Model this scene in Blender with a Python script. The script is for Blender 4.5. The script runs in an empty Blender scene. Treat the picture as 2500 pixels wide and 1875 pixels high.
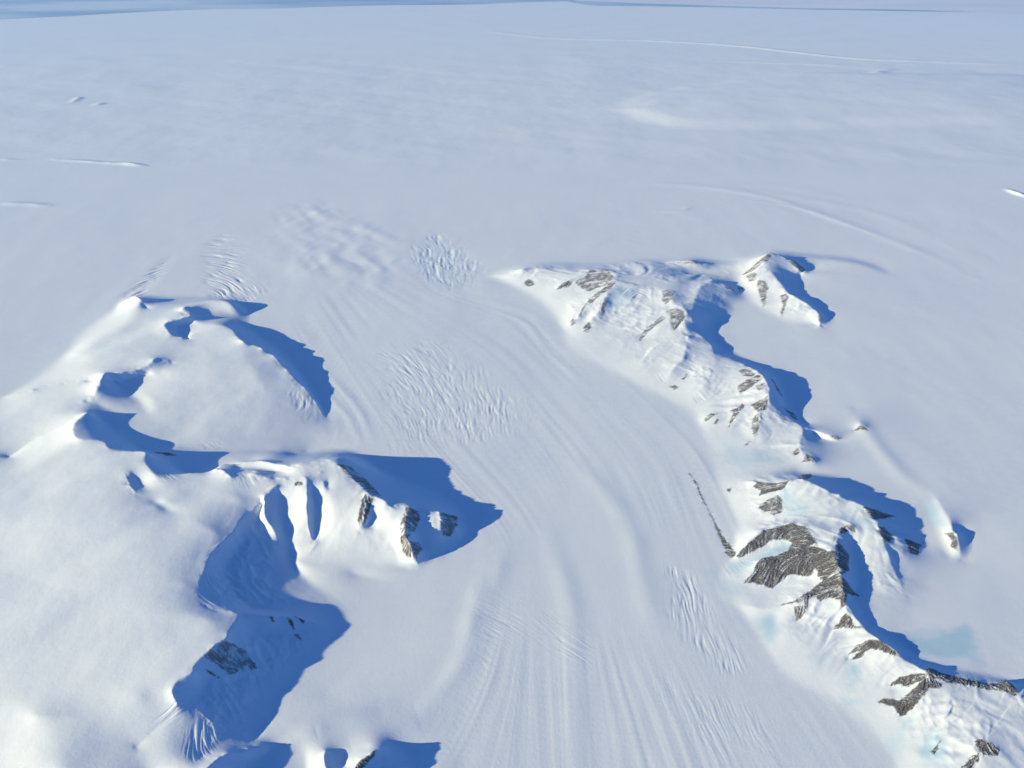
import numpy as np, math
# ---------- terrain grid: rows get wider and farther apart with distance (x = s*y, y = exp(t)) ----------
STEP = 0.0016
S0, S1 = -1.45, 1.45
Y0, Y1 = 48.0, 330.0
NS = int(round((S1 - S0) / STEP)) + 1
NT = int(round(math.log(Y1 / Y0) / STEP)) + 1
sv = S0 + STEP * np.arange(NS)
tv = math.log(Y0) + STEP * np.arange(NT)
YY = np.repeat(np.exp(tv)[:, None], NS, 1)
XX = sv[None, :] * YY

def to_grid(x, y):
    return (np.asarray(x) / np.asarray(y) - S0) / STEP, (np.log(np.asarray(y)) - math.log(Y0)) / STEP

def sample(A, gi, gj):
    h, w = A.shape
    gi = np.clip(gi, 0, w - 1.001); gj = np.clip(gj, 0, h - 1.001)
    i = gi.astype(np.int32); j = gj.astype(np.int32)
    fi = (gi - i).astype(np.float32); fj = (gj - j).astype(np.float32)
    return (A[j, i] * (1 - fi) + A[j, i + 1] * fi) * (1 - fj) + (A[j + 1, i] * (1 - fi) + A[j + 1, i + 1] * fi) * fj

def hsh(ix, iy, seed):
    n = (ix * 374761393 + iy * 668265263 + seed * 1442695041) & 0xFFFFFFFF
    n = ((n ^ (n >> 13)) * 1274126177) & 0xFFFFFFFF
    return (n ^ (n >> 16)) & 0xFFFF

_ga = np.linspace(0, 2 * np.pi, 257)[:256]
_gx, _gy = np.cos(_ga).astype(np.float32), np.sin(_ga).astype(np.float32)

def gnoise(x, y, seed=0):
    """gradient noise, about -1..1"""
    ix = np.floor(x).astype(np.int64); iy = np.floor(y).astype(np.int64)
    fx = (x - ix).astype(np.float32); fy = (y - iy).astype(np.float32)
    u = fx * fx * fx * (fx * (fx * 6 - 15) + 10); v = fy * fy * fy * (fy * (fy * 6 - 15) + 10)
    def g(a, b):
        k = hsh(ix + a, iy + b, seed) & 255
        return _gx[k] * (fx - a) + _gy[k] * (fy - b)
    return 1.5 * ((g(0, 0) * (1 - u) + g(1, 0) * u) * (1 - v) + (g(0, 1) * (1 - u) + g(1, 1) * u) * v)

def fbm(x, y, seed=0, octaves=4, gain=.5, lac=2.03):
    r = 0; a = 1.0; t = 0
    for o in range(octaves):
        r = r + a * gnoise(x, y, seed + 17 * o); t += a
        x = x * lac + 3.1; y = y * lac - 1.7; a *= gain
    return r / t

def box(A, r, axis):
    if r < 1: return A
    k = 2 * r + 1
    P = np.pad(A, [(r + 1, r) if a == axis else (0, 0) for a in (0, 1)], mode='edge').astype(np.float64)
    C = np.cumsum(P, axis=axis)
    if axis == 0: return ((C[k:] - C[:-k]) / k).astype(np.float32)
    return ((C[:, k:] - C[:, :-k]) / k).astype(np.float32)

def blur(A, r, n=3):
    A = A.astype(np.float32)
    for _ in range(n): A = box(box(A, r, 0), r, 1)
    return A

def sstep(a, b, x):
    t = np.clip((x - a) / (b - a), 0, 1); return t * t * (3 - 2 * t)

def dense(pl, d=.12):
    pl = np.asarray(pl, float); out = []
    for a, b in zip(pl[:-1], pl[1:]):
        n = max(2, int(np.hypot(*(b - a)[:2]) / d))
        out.append(a + (b - a) * np.linspace(0, 1, n, endpoint=False)[:, None])
    out.append(pl[-1:]); return np.concatenate(out)

def smooth_line(pl, k=6):
    """Catmull-Rom through the points"""
    p = np.asarray(pl, float)
    if len(p) < 3: return p
    q = np.vstack([2 * p[0] - p[1], p, 2 * p[-1] - p[-2]]); out = []
    for i in range(1, len(q) - 2):
        t = np.linspace(0, 1, k, endpoint=False)[:, None]
        a, b, c, d = q[i - 1], q[i], q[i + 1], q[i + 2]
        out.append(.5 * (2 * b + (c - a) * t + (2 * a - 5 * b + 4 * c - d) * t * t + (3 * b - a - 3 * c + d) * t ** 3))
    out.append(p[-1:]); return np.concatenate(out)

def jag(l, amp=.26):
    """break a smooth crest into small summits and notches"""
    p = dense(smooth_line(l), .35)
    if len(p) < 4: return p
    k = np.concatenate([[0], np.cumsum(np.hypot(*np.diff(p[:, :2], axis=0).T))]); o = float(np.abs(p[0, 0] * 7.3 + p[0, 1] * 3.1))
    n = fbm(k / 2.6 + o, k * 0 + o * .37, 61, 4); n2 = fbm(k / 2.0 - o, k * 0 + .5, 67, 3)
    w = np.clip(p[:, 2] / 2.0, 0, 1)
    p = p.copy(); p[:, 2] += amp * 1.6 * n * w; p[:, 0] += .35 * n2 * w; p[:, 1] += .35 * n * w
    return p

def solve(lines):
    """height field that passes through the given 3D lines (ridges, feet, valley floors) and relaxes between them"""
    pts = np.concatenate([dense(l) for l in lines])
    gi, gj = to_grid(pts[:, 0], pts[:, 1])
    H = None
    for lev, it in ((32, 400), (16, 300), (8, 200), (4, 130), (2, 80), (1, 40)):
        h, w = (NT - 1) // lev + 2, (NS - 1) // lev + 2
        i = np.clip(np.round(gi / lev).astype(int), 0, w - 1); j = np.clip(np.round(gj / lev).astype(int), 0, h - 1)
        ok = (gi > 0) & (gj > 0) & (gi < NS - 1) & (gj < NT - 1)
        s = np.zeros((h, w)); c = np.zeros((h, w))
        np.add.at(s, (j[ok], i[ok]), pts[ok, 2]); np.add.at(c, (j[ok], i[ok]), 1)
        m = c > 0; val = (s / np.maximum(c, 1)).astype(np.float32)
        if H is None: H = np.zeros((h, w), np.float32)
        else:
            jj, ii = np.mgrid[0:h, 0:w]
            H = sample(H, ii * .5, jj * .5).astype(np.float32)
        m[0] = m[-1] = True; m[:, 0] = m[:, -1] = True
        H[m] = val[m]
        for _ in range(it):
            N = H.copy()
            N[1:-1, 1:-1] = .25 * (H[:-2, 1:-1] + H[2:, 1:-1] + H[1:-1, :-2] + H[1:-1, 2:])
            H = np.where(m, val, N)
    return H[:NT, :NS]

def line_mask(lines, sm=True):
    M = np.zeros((NT, NS), np.float32)
    for l in lines:
        p = dense(smooth_line(l)); gi, gj = to_grid(p[:, 0], p[:, 1])
        ok = (gi > 0) & (gj > 0) & (gi < NS - 1) & (gj < NT - 1)
        M[np.round(gj[ok]).astype(int), np.round(gi[ok]).astype(int)] = 1
    return M

def poly_sdf(poly, pad=3.0, smooth=True):
    """signed distance (positive inside) of a closed world polygon, only in its box of the grid"""
    p = np.asarray(poly, float)
    if smooth: p = smooth_line(np.vstack([p, p[:1]]), 4)[:-1]
    x0, y0 = p.min(0) - pad; x1, y1 = p.max(0) + pad
    y0 = max(y0, 1.0)
    j0 = max(0, int((math.log(y0) - tv[0]) / STEP)); j1 = min(NT, int((math.log(max(y1, 2)) - tv[0]) / STEP) + 2)
    ss = [x / y for x in (x0, x1) for y in (y0, y1)]
    i0 = max(0, int((min(ss) - S0) / STEP)); i1 = min(NS, int((max(ss) - S0) / STEP) + 2)
    if j1 - j0 < 2 or i1 - i0 < 2: return None
    X = XX[j0:j1, i0:i1]; Y = YY[j0:j1, i0:i1]
    d = np.full(X.shape, 1e9); ins = np.zeros(X.shape, bool)
    for (ax, ay), (bx, by) in zip(p, np.roll(p, -1, 0)):
        vx, vy = bx - ax, by - ay; L = vx * vx + vy * vy + 1e-9
        k = np.clip(((X - ax) * vx + (Y - ay) * vy) / L, 0, 1)
        d = np.minimum(d, (X - ax - k * vx) ** 2 + (Y - ay - k * vy) ** 2)
        if ay != by:
            ins ^= ((ay > Y) != (by > Y)) & (X < (bx - ax) * (Y - ay) / (by - ay) + ax)
    return (slice(j0, j1), slice(i0, i1)), np.where(ins, 1, -1) * np.sqrt(d)

def lic(noise, dx, dy, n, h):
    """smear noise along a world direction field (both ways), n steps of h grid cells"""
    ds = dx / YY - XX * dy / YY ** 2; dt = dy / YY
    L = np.hypot(ds, dt) + 1e-12
    ds = (ds / L).astype(np.float32); dt = (dt / L).astype(np.float32)
    jj, ii = np.mgrid[0:NT, 0:NS].astype(np.float32)
    acc = noise.astype(np.float32).copy()
    for sg in (1, -1):
        pi, pj = ii.copy(), jj.copy()
        for _ in range(n):
            a = sample(ds, pi, pj); b = sample(dt, pi, pj)
            pi = pi + sg * h * a; pj = pj + sg * h * b
            acc += sample(noise, pi, pj)
    return acc / (2 * n + 1)

def base_height(D):
    """large forms: relaxed height field, ridges kept sharp, all else softened by wind-laid snow"""
    SH = [jag(l) for l in D['sharp']] + [jag(l, .07) for l in D['edge']]
    H = solve(SH + [smooth_line(l) for l in D['soft']])
    W = np.clip(blur(line_mask(SH), 5, 2) * 8, 0, 1)
    W2 = np.clip(blur(line_mask(SH + D['soft']), 14, 2) * 18, 0, 1)
    B1 = blur(H, 1, 1); B2 = blur(H, 3, 3); B3 = blur(H, 9, 3)
    B2 = W2 * B2 + (1 - W2) * B3
    return W * B1 + (1 - W) * B2

# ---------- measured lines and outlines, in scene units (1 unit = 100 m) ----------
D = {
'sharp': [
[[-110.24,209.34,2.0],[-108.54,210.58,3.2],[-105.3,207.89,3.3],[-104.08,206.4,2.6],[-102.36,204.4,2.0]],
[[-87.26,197.4,3.5],[-89.59,194.95,3.4],[-93.04,192.75,3.4],[-90.33,188.08,3.3],[-87.69,185.08,3.0],[-84.79,185.84,2.6],[-82.22,188.49,2.5]],
[[-91.27,200.53,3.7],[-90.81,202.44,3.6],[-88.92,203.51,3.3]],
[[-91.65,201.37,3.3],[-90.33,199.46,3.1],[-87.53,198.01,3.2]],
[[-74.05,189.43,3.1],[-69.63,182.26,3.9],[-68.41,180.99,3.9],[-66.24,180.33,3.1],[-63.69,178.96,3.5],[-61.1,176.81,3.0],[-58.93,174.91,3.1],[-55.98,170.94,2.5],[-53.1,167.24,2.3],[-50.95,164.55,1.8],[-48.82,162.03,1.7],[-45.08,156.89,1.0],[-42.46,152.0,0.3]],
[[-119.14,160.35,0.2],[-113.5,161.36,1.1],[-112.53,163.2,0.9],[-108.48,164.07,1.3],[-99.32,163.9,2.6],[-96.81,164.47,4.1],[-95.46,165.64,3.6],[-93.64,166.04,3.6],[-91.03,167.28,3.3],[-89.95,168.15,3.4],[-88.38,169.98,3.7],[-87.55,173.15,3.7],[-85.0,172.61,3.2],[-83.48,172.01,2.6]],
[[-96.81,164.47,4.1],[-95.66,158.9,3.6],[-96.1,156.02,2.9],[-97.92,154.0,2.6]],
[[-74.35,124.94,4.9],[-73.74,122.19,5.0],[-72.05,120.15,5.0],[-69.97,118.04,4.9]],
[[-55.3,128.57,4.4],[-51.43,128.97,4.5],[-47.6,128.37,4.7],[-43.0,126.1,5.0]],
[[-57.92,126.1,5.0],[-55.61,124.66,5.4],[-54.18,123.12,5.3]],
[[-54.18,123.12,5.3],[-52.36,124.02,4.9],[-49.61,124.02,4.9],[-47.71,122.87,5.0],[-45.84,123.13,4.9],[-43.42,122.87,4.9],[-41.28,122.11,5.0]],
[[-49.8,125.45,4.9],[-48.2,124.6,4.8]],
[[-42.87,89.53,4.0],[-40.92,90.22,3.4],[-38.43,90.26,2.9],[-36.03,90.65,2.3],[-32.84,90.49,1.6],[-29.57,89.83,0.7]],
[[-43.0,126.1,5.0],[-40.42,127.29,5.4],[-36.29,128.57,5.2]],
[[-36.29,128.57,5.2],[-34.33,126.76,5.3],[-31.55,124.34,5.0],[-28.71,121.24,4.7],[-27.38,118.97,4.8],[-24.96,117.83,4.4],[-23.48,116.76,4.4],[-21.95,116.31,3.9],[-19.24,115.84,4.0],[-17.02,115.86,3.3],[-14.36,115.52,3.1],[-13.29,115.41,3.1],[-11.63,113.82,2.5],[-10.09,112.18,1.0],[-9.65,110.61,0.2]],
[[-42.07,122.05,4.8],[-44.49,120.81,4.8],[-45.72,118.79,4.7],[-46.14,116.64,4.5],[-44.77,112.86,3.8],[-42.81,110.3,2.9],[-40.55,107.49,1.1]],
[[-40.92,124.08,5.2],[-39.03,121.73,5.2],[-38.23,117.71,4.6],[-37.61,114.57,3.8],[-36.76,111.46,2.6],[-35.63,108.85,1.3]],
[[-37.81,126.23,5.3],[-36.8,124.02,5.0],[-35.97,121.74,4.8],[-35.43,119.77,4.4]],
[[-27.38,118.97,4.8],[-27.09,116.3,4.3],[-26.93,113.19,4.0],[-27.46,111.28,3.0],[-27.42,110.55,2.2]],
[[-18.89,115.54,4.2],[-19.12,112.51,4.1],[-18.92,109.55,3.8],[-18.35,107.28,3.2],[-17.32,105.33,1.9],[-16.55,104.67,0.6]],
[[-13.38,115.17,3.3],[-13.12,112.46,2.7],[-12.98,110.41,1.6]],
[[-17.18,68.14,1.3],[-18.22,67.28,2.2],[-19.19,65.81,2.6],[-20.5,64.23,3.0],[-21.68,62.12,3.4]],
[[-33.67,68.67,1.2],[-36.87,66.97,2.3],[-38.6,65.82,2.8],[-39.98,63.74,3.3],[-41.07,61.57,3.4]],
[[-25.14,67.91,1.5],[-25.29,66.71,1.7],[-24.48,64.81,1.9]],
[[-5.25,231.55,0.3],[1.08,231.38,1.3],[3.09,232.08,2.3],[6.29,233.62,1.9]],
[[19.31,230.01,2.5],[23.76,229.13,3.3],[25.15,228.84,3.3],[27.13,229.05,3.7],[30.02,226.99,3.9],[30.45,223.19,3.9],[30.38,219.12,4.0]],
[[23.73,228.84,3.3],[18.85,223.42,2.9],[15.41,221.09,2.3],[13.08,217.97,1.3]],
[[30.38,219.12,4.0],[28.42,214.23,3.7],[26.43,207.49,3.3],[24.7,202.71,2.7],[21.73,197.59,1.8],[19.8,191.82,0.8]],
[[27.84,213.8,3.6],[24.9,210.64,3.0],[21.97,206.96,2.4],[18.94,200.87,1.6],[16.43,197.35,0.9]],
[[44.9,213.19,3.7],[46.39,210.41,3.8],[44.96,205.63,3.6],[47.12,201.81,3.7],[47.44,197.52,3.8],[46.19,193.66,3.2],[46.86,190.28,2.7]],
[[46.86,190.28,2.7],[48.4,189.13,2.3],[50.79,186.34,2.0],[51.61,182.25,2.0],[51.1,178.3,2.0]],
[[56.0,173.72,1.9],[58.0,170.99,2.4],[59.35,166.18,3.0],[59.93,161.87,3.1],[59.31,157.72,3.1],[58.01,153.73,2.6]],
[[62.28,148.28,1.2],[63.24,144.92,1.5],[60.86,139.21,1.6],[60.66,135.37,1.5],[62.43,133.58,1.3]],
[[47.12,201.81,3.7],[44.38,203.63,3.4],[40.93,197.84,2.8],[36.06,191.65,2.0],[33.35,187.53,1.1]],
[[40.02,185.77,2.3],[34.86,179.83,1.7],[32.64,175.43,1.2],[31.89,171.38,0.6]],
[[46.86,190.28,2.7],[44.91,182.33,2.5],[42.47,175.24,2.1],[39.26,170.91,1.4],[37.85,166.05,0.6]],
[[59.28,165.92,3.0],[55.76,163.9,2.4],[53.13,161.66,1.7]],
[[58.01,153.73,2.6],[55.39,150.66,2.1],[53.81,146.22,1.6],[52.19,142.53,1.2],[49.54,139.94,0.7]],
[[52.9,154.68,1.9],[49.95,151.73,1.4],[47.9,146.97,0.7]],
[[46.05,151.74,1.0],[44.52,151.36,0.9],[42.97,150.08,0.5]],
[[61.33,224.11,2.6],[56.77,218.43,3.0],[54.12,214.04,3.2],[51.13,205.05,3.3],[48.98,197.03,3.2],[48.5,192.3,2.5],[48.4,189.13,2.3]],
[[48.43,239.74,0.6],[52.12,237.91,1.8],[54.44,237.88,2.0],[56.64,237.67,2.9],[58.88,236.73,2.1],[65.28,238.5,0.8]],
[[60.5,225.07,2.0],[63.8,219.83,1.9],[65.71,218.24,1.3]],
[[71.55,230.64,1.0],[75.54,233.67,2.5],[78.86,237.02,3.6],[80.91,239.67,4.4],[82.17,239.98,4.4],[84.22,239.61,3.8],[86.59,238.31,3.2],[89.18,234.86,2.5],[90.0,232.39,1.8],[91.74,233.37,1.2]],
[[80.91,239.67,4.4],[78.05,234.0,3.6],[78.89,227.21,2.9],[80.05,219.33,2.6],[80.47,213.26,2.5],[83.24,208.02,1.9],[84.94,203.36,1.7],[85.22,200.49,1.5],[84.43,197.33,0.8],[84.38,196.05,0.2]],
[[78.05,234.0,3.6],[74.33,227.81,2.4],[74.74,222.72,2.0],[75.71,218.46,1.5],[73.69,212.64,0.9],[72.08,209.3,0.3]],
[[79.84,216.63,2.5],[80.44,212.63,2.2],[78.08,208.06,1.3],[75.4,202.7,0.3]],
[[45.44,127.58,0.7],[48.41,126.25,1.5],[51.44,125.3,2.1],[54.11,124.58,2.8]],
[[54.11,124.58,2.8],[55.73,125.11,3.0],[57.09,124.85,3.3]],
[[57.09,124.85,3.3],[59.83,121.87,3.3],[63.21,118.99,3.3],[65.84,116.32,3.2],[66.52,111.95,2.9],[68.53,110.07,2.2],[70.73,108.33,1.5],[72.79,107.3,0.4]],
[[54.11,124.58,2.8],[51.89,121.62,2.1],[48.93,118.48,1.4],[46.71,117.25,0.8]],
[[39.69,106.43,0.3],[41.76,108.38,1.0],[44.82,111.26,1.6],[48.57,112.47,2.0],[51.4,112.79,2.4],[53.05,111.56,2.7],[53.72,108.41,3.0],[54.93,105.13,3.3],[56.05,104.44,3.5]],
[[56.05,104.44,3.5],[57.13,107.22,3.4],[58.7,109.96,3.2],[60.62,111.62,3.1],[61.86,111.63,3.0]],
[[39.59,99.94,0.4],[41.53,102.15,1.0],[43.14,104.23,1.6],[46.46,104.96,1.9],[49.26,105.59,2.3],[51.74,106.27,2.7],[53.65,107.17,3.0]],
[[56.05,104.44,3.5],[55.42,101.85,3.5],[55.39,100.12,3.4],[54.83,97.21,3.2],[54.25,94.51,2.9],[53.92,92.72,2.6],[54.65,90.97,2.3],[55.24,89.18,2.1],[56.05,86.69,2.3],[56.79,85.56,2.3],[58.08,84.26,2.1],[58.91,82.62,1.9],[60.05,81.3,2.0],[61.05,79.93,2.4],[63.37,79.25,2.1],[66.39,78.39,1.9],[69.32,77.53,1.9],[70.99,77.72,2.2],[72.0,78.16,2.4],[72.6,77.14,2.3],[72.63,75.59,2.2],[72.57,74.07,2.1],[72.73,70.76,2.0]],
[[38.32,95.34,0.2],[41.07,94.0,0.6],[44.15,94.04,1.0],[46.8,94.81,1.5],[50.64,96.36,2.1],[54.51,97.95,2.9]],
[[47.05,94.6,1.5],[46.14,92.91,1.1],[45.85,91.34,0.6]],
[[53.6,92.52,2.6],[52.53,90.85,2.0],[51.09,89.29,1.2]],
[[55.66,86.4,2.2],[53.3,85.24,1.6],[51.75,84.31,1.1],[51.36,83.56,0.7]],
[[61.01,79.83,2.4],[57.86,79.3,1.7],[55.39,78.65,0.9]],
[[60.75,79.24,2.4],[58.81,76.87,1.6],[56.26,75.79,1.1],[53.2,76.11,0.6]],
[[57.96,76.13,1.5],[55.35,73.62,0.6]],
[[66.52,111.95,2.9],[66.09,109.0,2.7],[65.7,104.27,2.1],[65.72,99.47,1.4],[66.12,95.49,0.8]],
[[82.78,124.62,0.4],[82.15,119.32,0.7],[81.55,115.11,1.0],[80.31,111.63,1.5],[80.75,110.85,1.5],[80.05,108.38,1.0],[79.49,105.72,0.2]],
[[63.24,144.92,1.5],[65.88,145.3,1.0],[69.26,143.25,0.8],[71.26,143.05,0.5]],
[[74.79,145.97,0.2],[76.94,147.26,0.9],[78.54,146.4,0.5]],
[[76.94,147.26,0.9],[78.09,151.74,0.4],[78.91,156.08,0.1]]],
'soft': [
[[-124.42,153.84,0.0],[-120.03,159.71,0.0],[-117.11,165.38,0.0],[-115.03,182.1,0.0],[-115.94,196.49,0.0],[-113.29,207.47,0.0],[-113.91,217.08,0.0],[-112.7,218.96,0.0],[-108.68,217.54,0.0],[-103.71,216.14,0.0],[-97.24,215.91,0.0],[-89.32,215.68,0.0],[-84.56,216.14,0.0]],
[[-105.41,208.11,3.2],[-104.83,200.91,2.4],[-105.06,194.54,2.0],[-105.23,190.61,1.9],[-106.02,186.24,1.8],[-107.98,182.75,1.7],[-109.68,179.73,1.4],[-113.15,180.3,0.6]],
[[-105.2,190.61,2.0],[-100.45,192.17,2.2],[-97.07,192.76,2.4],[-93.6,193.95,2.9]],
[[-86.39,195.55,1.5],[-89.84,193.35,1.5],[-87.13,188.68,1.5],[-84.68,185.67,1.5]],
[[-88.92,192.56,1.5],[-85.33,194.53,1.5]],
[[-89.01,203.72,3.2],[-85.92,205.55,3.0],[-83.61,207.21,3.1],[-81.29,207.45,3.3],[-78.57,206.1,3.1],[-77.85,205.18,2.4]],
[[-87.94,201.43,2.4],[-85.95,203.29,1.5],[-83.32,203.58,1.1],[-77.94,202.61,0.8],[-75.92,201.84,0.4]],
[[-84.61,197.76,1.4],[-80.61,199.39,1.1]],
[[-82.92,202.55,1.4],[-80.61,204.21,1.4],[-78.29,204.45,1.4]],
[[-82.14,188.29,2.6],[-79.36,190.79,2.9],[-77.15,192.36,3.1],[-73.9,189.04,3.3]],
[[-80.78,214.99,0.0],[-76.2,207.47,0.0],[-72.44,197.5,0.0],[-67.51,191.09,0.0],[-62.19,185.91,0.0],[-56.35,177.88,0.0],[-51.61,169.96,0.0],[-47.02,161.8,0.0],[-42.34,153.15,0.0],[-40.55,149.74,0.0]],
[[-94.76,163.73,1.6],[-90.49,162.96,1.6],[-88.76,165.72,1.8],[-87.51,167.75,2.0]],
[[-85.13,168.04,2.3],[-82.89,166.17,2.0]],
[[-92.62,165.14,1.7],[-90.14,166.54,1.7],[-87.53,167.78,1.7]],
[[-97.92,154.0,2.6],[-98.61,152.24,2.6],[-96.08,150.24,3.0],[-93.46,148.15,3.7]],
[[-93.34,153.53,2.0],[-88.58,151.07,1.8],[-81.47,147.19,1.7]],
[[-90.22,160.27,1.4],[-85.65,156.61,1.4],[-82.11,151.53,1.5]],
[[-92.81,164.97,1.5],[-92.17,161.49,1.5]],
[[-78.65,178.19,3.2],[-72.45,171.71,3.0],[-71.1,160.88,2.4],[-72.82,154.24,2.0],[-76.21,147.85,1.7]],
[[-67.51,176.08,3.4],[-60.25,164.2,2.7],[-56.71,157.83,2.0],[-55.14,151.53,1.5],[-56.43,142.43,1.0]],
[[-83.76,157.99,1.9],[-75.56,146.03,1.6],[-63.81,143.26,1.3],[-52.94,142.72,0.8],[-42.45,143.73,0.1]],
[[-80.15,138.99,2.0],[-75.84,135.34,2.0],[-69.83,134.72,2.0]],
[[-69.28,132.6,1.9],[-65.16,127.88,1.9],[-60.92,128.43,1.9],[-58.0,129.31,1.9],[-55.34,130.0,1.9]],
[[-54.43,132.56,1.7],[-52.29,133.08,1.7]],
[[-86.97,149.88,2.1],[-87.12,147.09,2.1],[-84.94,141.73,2.1]],
[[-91.03,148.22,1.9],[-85.78,144.44,1.8],[-77.13,140.64,1.6],[-69.17,138.01,1.3],[-61.91,137.1,1.1],[-55.09,137.51,0.8],[-50.01,138.09,0.6]],
[[-107.17,120.39,2.8],[-98.62,122.43,3.2],[-95.16,128.41,3.5],[-90.7,134.84,4.2]],
[[-92.93,112.25,3.6],[-84.63,120.79,4.5],[-77.37,126.41,5.0],[-72.8,128.05,5.0]],
[[-84.25,107.35,4.0],[-70.56,110.39,5.2],[-61.54,118.53,5.1]],
[[-72.26,123.74,4.2],[-69.86,120.91,4.2]],
[[-46.49,136.42,0.3],[-41.22,137.91,0.3],[-35.64,138.2,0.3]],
[[-54.36,127.56,3.9],[-51.16,127.56,3.8],[-47.73,126.77,3.8],[-44.27,125.85,4.0]],
[[-45.14,111.92,2.2],[-46.59,106.09,2.2],[-47.47,99.65,2.2],[-47.23,96.39,2.2]],
[[-45.2,94.96,1.8],[-42.37,92.72,1.8],[-40.36,92.5,1.8]],
[[-42.86,92.87,1.2],[-39.75,92.84,1.2],[-37.31,92.98,1.2]],
[[-39.27,86.23,2.6],[-39.46,84.85,2.6],[-40.97,82.85,2.6],[-42.39,79.86,2.6]],
[[-42.89,78.22,2.7],[-44.51,77.14,2.7],[-44.43,75.08,2.7],[-43.35,73.7,2.7]],
[[-46.3,116.45,3.2],[-47.02,111.9,2.7],[-47.88,106.77,2.0],[-49.01,101.12,2.1],[-45.72,96.79,1.7],[-40.71,95.46,1.2],[-35.57,94.68,0.6]],
[[-42.93,108.66,2.2],[-43.19,103.72,1.5],[-40.59,100.04,0.8]],
[[-40.3,87.25,2.2],[-37.64,87.55,1.4],[-34.66,88.09,0.8]],
[[-41.53,78.85,2.4],[-39.25,78.67,1.5],[-36.89,80.7,0.8]],
[[-44.81,76.61,3.2],[-45.68,74.89,3.2]],
[[-41.98,73.45,2.0],[-41.55,69.5,2.1],[-43.38,67.58,2.2]],
[[-39.64,84.85,2.2],[-36.69,82.4,1.0],[-37.44,76.05,0.8],[-38.29,70.99,0.9]],
[[-39.73,107.73,0.15],[-37.58,103.14,0.15],[-32.78,98.79,0.15],[-28.06,95.56,0.15],[-26.87,90.75,0.15],[-29.4,85.44,0.15],[-32.53,81.22,0.15],[-34.72,76.55,0.15],[-35.22,72.83,0.15],[-35.95,70.25,0.15]],
[[-84.27,99.51,3.2],[-69.65,94.18,3.9],[-60.33,95.95,4.4],[-53.55,95.74,4.6]],
[[-73.63,82.45,3.2],[-60.9,81.77,4.0],[-53.78,83.24,4.5],[-48.23,85.02,4.7]],
[[-66.41,71.6,3.6],[-56.57,71.6,3.6],[-51.81,74.3,4.4]],
[[-58.03,62.75,3.3],[-51.11,64.64,2.6],[-46.09,63.66,1.9]],
[[-66.48,116.52,4.6],[-56.88,110.58,4.8],[-52.43,107.99,4.7]],
[[-59.76,119.14,4.9],[-51.19,117.34,4.9]],
[[-57.68,89.27,4.5],[-51.2,89.09,4.7],[-46.62,87.75,4.8]],
[[-36.29,128.57,5.2],[-34.36,129.04,5.2],[-32.96,130.96,4.4]],
[[-32.96,130.96,4.4],[-30.56,129.44,3.4]],
[[-43.55,138.29,0.0],[-38.95,139.03,0.0],[-34.62,139.03,0.0],[-30.17,135.41,0.0],[-25.74,130.89,0.0],[-20.84,127.88,0.0],[-14.87,124.65,0.0],[-9.75,119.1,0.0],[-8.3,113.31,0.0],[-9.62,110.02,0.0],[-12.73,107.1,0.0]],
[[-13.78,106.74,0.1],[-16.47,104.59,0.1],[-21.8,104.48,0.3],[-27.1,104.27,0.5],[-34.06,103.56,0.7],[-38.23,104.86,0.9]],
[[-43.73,119.42,3.7],[-42.96,115.76,2.8],[-41.49,112.27,1.9],[-40.03,108.81,1.1]],
[[-40.96,119.41,4.2],[-39.96,115.29,3.2],[-39.11,110.93,2.1]],
[[-37.75,120.4,3.9],[-36.7,116.69,3.0],[-36.11,113.27,2.0],[-35.51,109.88,1.1]],
[[-32.87,125.18,5.1],[-33.51,119.77,4.4],[-32.66,114.81,3.6],[-32.4,110.71,2.3]],
[[-35.29,123.13,4.7],[-34.86,120.64,4.2]],
[[-25.96,116.66,4.0],[-25.68,114.26,3.1],[-26.18,112.04,2.1]],
[[-23.44,116.52,4.5],[-23.07,113.22,3.5],[-23.05,109.62,2.3]],
[[-17.57,113.69,3.1],[-16.98,110.93,2.1],[-16.41,108.28,1.1]],
[[-21.13,112.75,3.9],[-20.77,108.97,2.4],[-19.85,106.59,1.2]],
[[-11.19,112.07,1.1],[-12.14,109.36,0.6]],
[[-14.89,112.79,2.9],[-14.32,109.55,1.4]],
[[-16.35,69.65,0.1],[-13.55,67.19,0.1],[-12.43,64.25,0.1]],
[[-19.82,68.68,0.6],[-22.12,67.46,0.6],[-23.44,65.67,0.6]],
[[-32.2,69.06,0.5],[-33.48,67.53,0.5],[-35.19,65.73,0.5],[-36.06,63.14,0.5]],
[[-35.46,68.94,0.9],[-39.63,68.28,1.4],[-42.18,65.71,2.3]],
[[-23.05,67.9,0.4],[-22.67,65.8,0.4]],
[[-28.11,68.21,0.4],[-27.32,64.63,0.4]],
[[-9.21,229.1,0.0],[-5.22,229.81,0.0],[2.71,221.38,0.0],[10.05,209.31,0.0],[14.08,195.56,0.0],[14.75,181.74,0.0],[21.9,176.42,0.0],[29.53,166.88,0.0],[37.5,158.48,0.0],[41.06,154.51,0.0],[41.69,147.13,0.0],[42.12,139.43,0.0],[42.4,133.55,0.0]],
[[-9.26,230.81,0.0],[-5.3,234.43,0.0],[2.9,241.19,0.0],[13.1,243.05,0.0],[25.54,241.5,0.0],[40.89,244.93,0.0],[53.1,245.87,0.0],[58.97,248.11,0.0],[66.65,244.3,0.0],[73.08,243.51,0.0]],
[[6.29,233.62,1.9],[13.16,232.41,2.1],[19.31,230.01,2.5]],
[[35.95,226.94,3.5],[43.85,226.93,3.2],[48.73,222.5,3.0],[52.45,218.66,2.9]],
[[39.4,235.37,2.6],[45.27,235.59,2.2]],
[[25.87,215.14,2.7],[22.1,214.95,2.2],[18.53,218.23,2.2],[13.61,217.75,1.4]],
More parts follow.
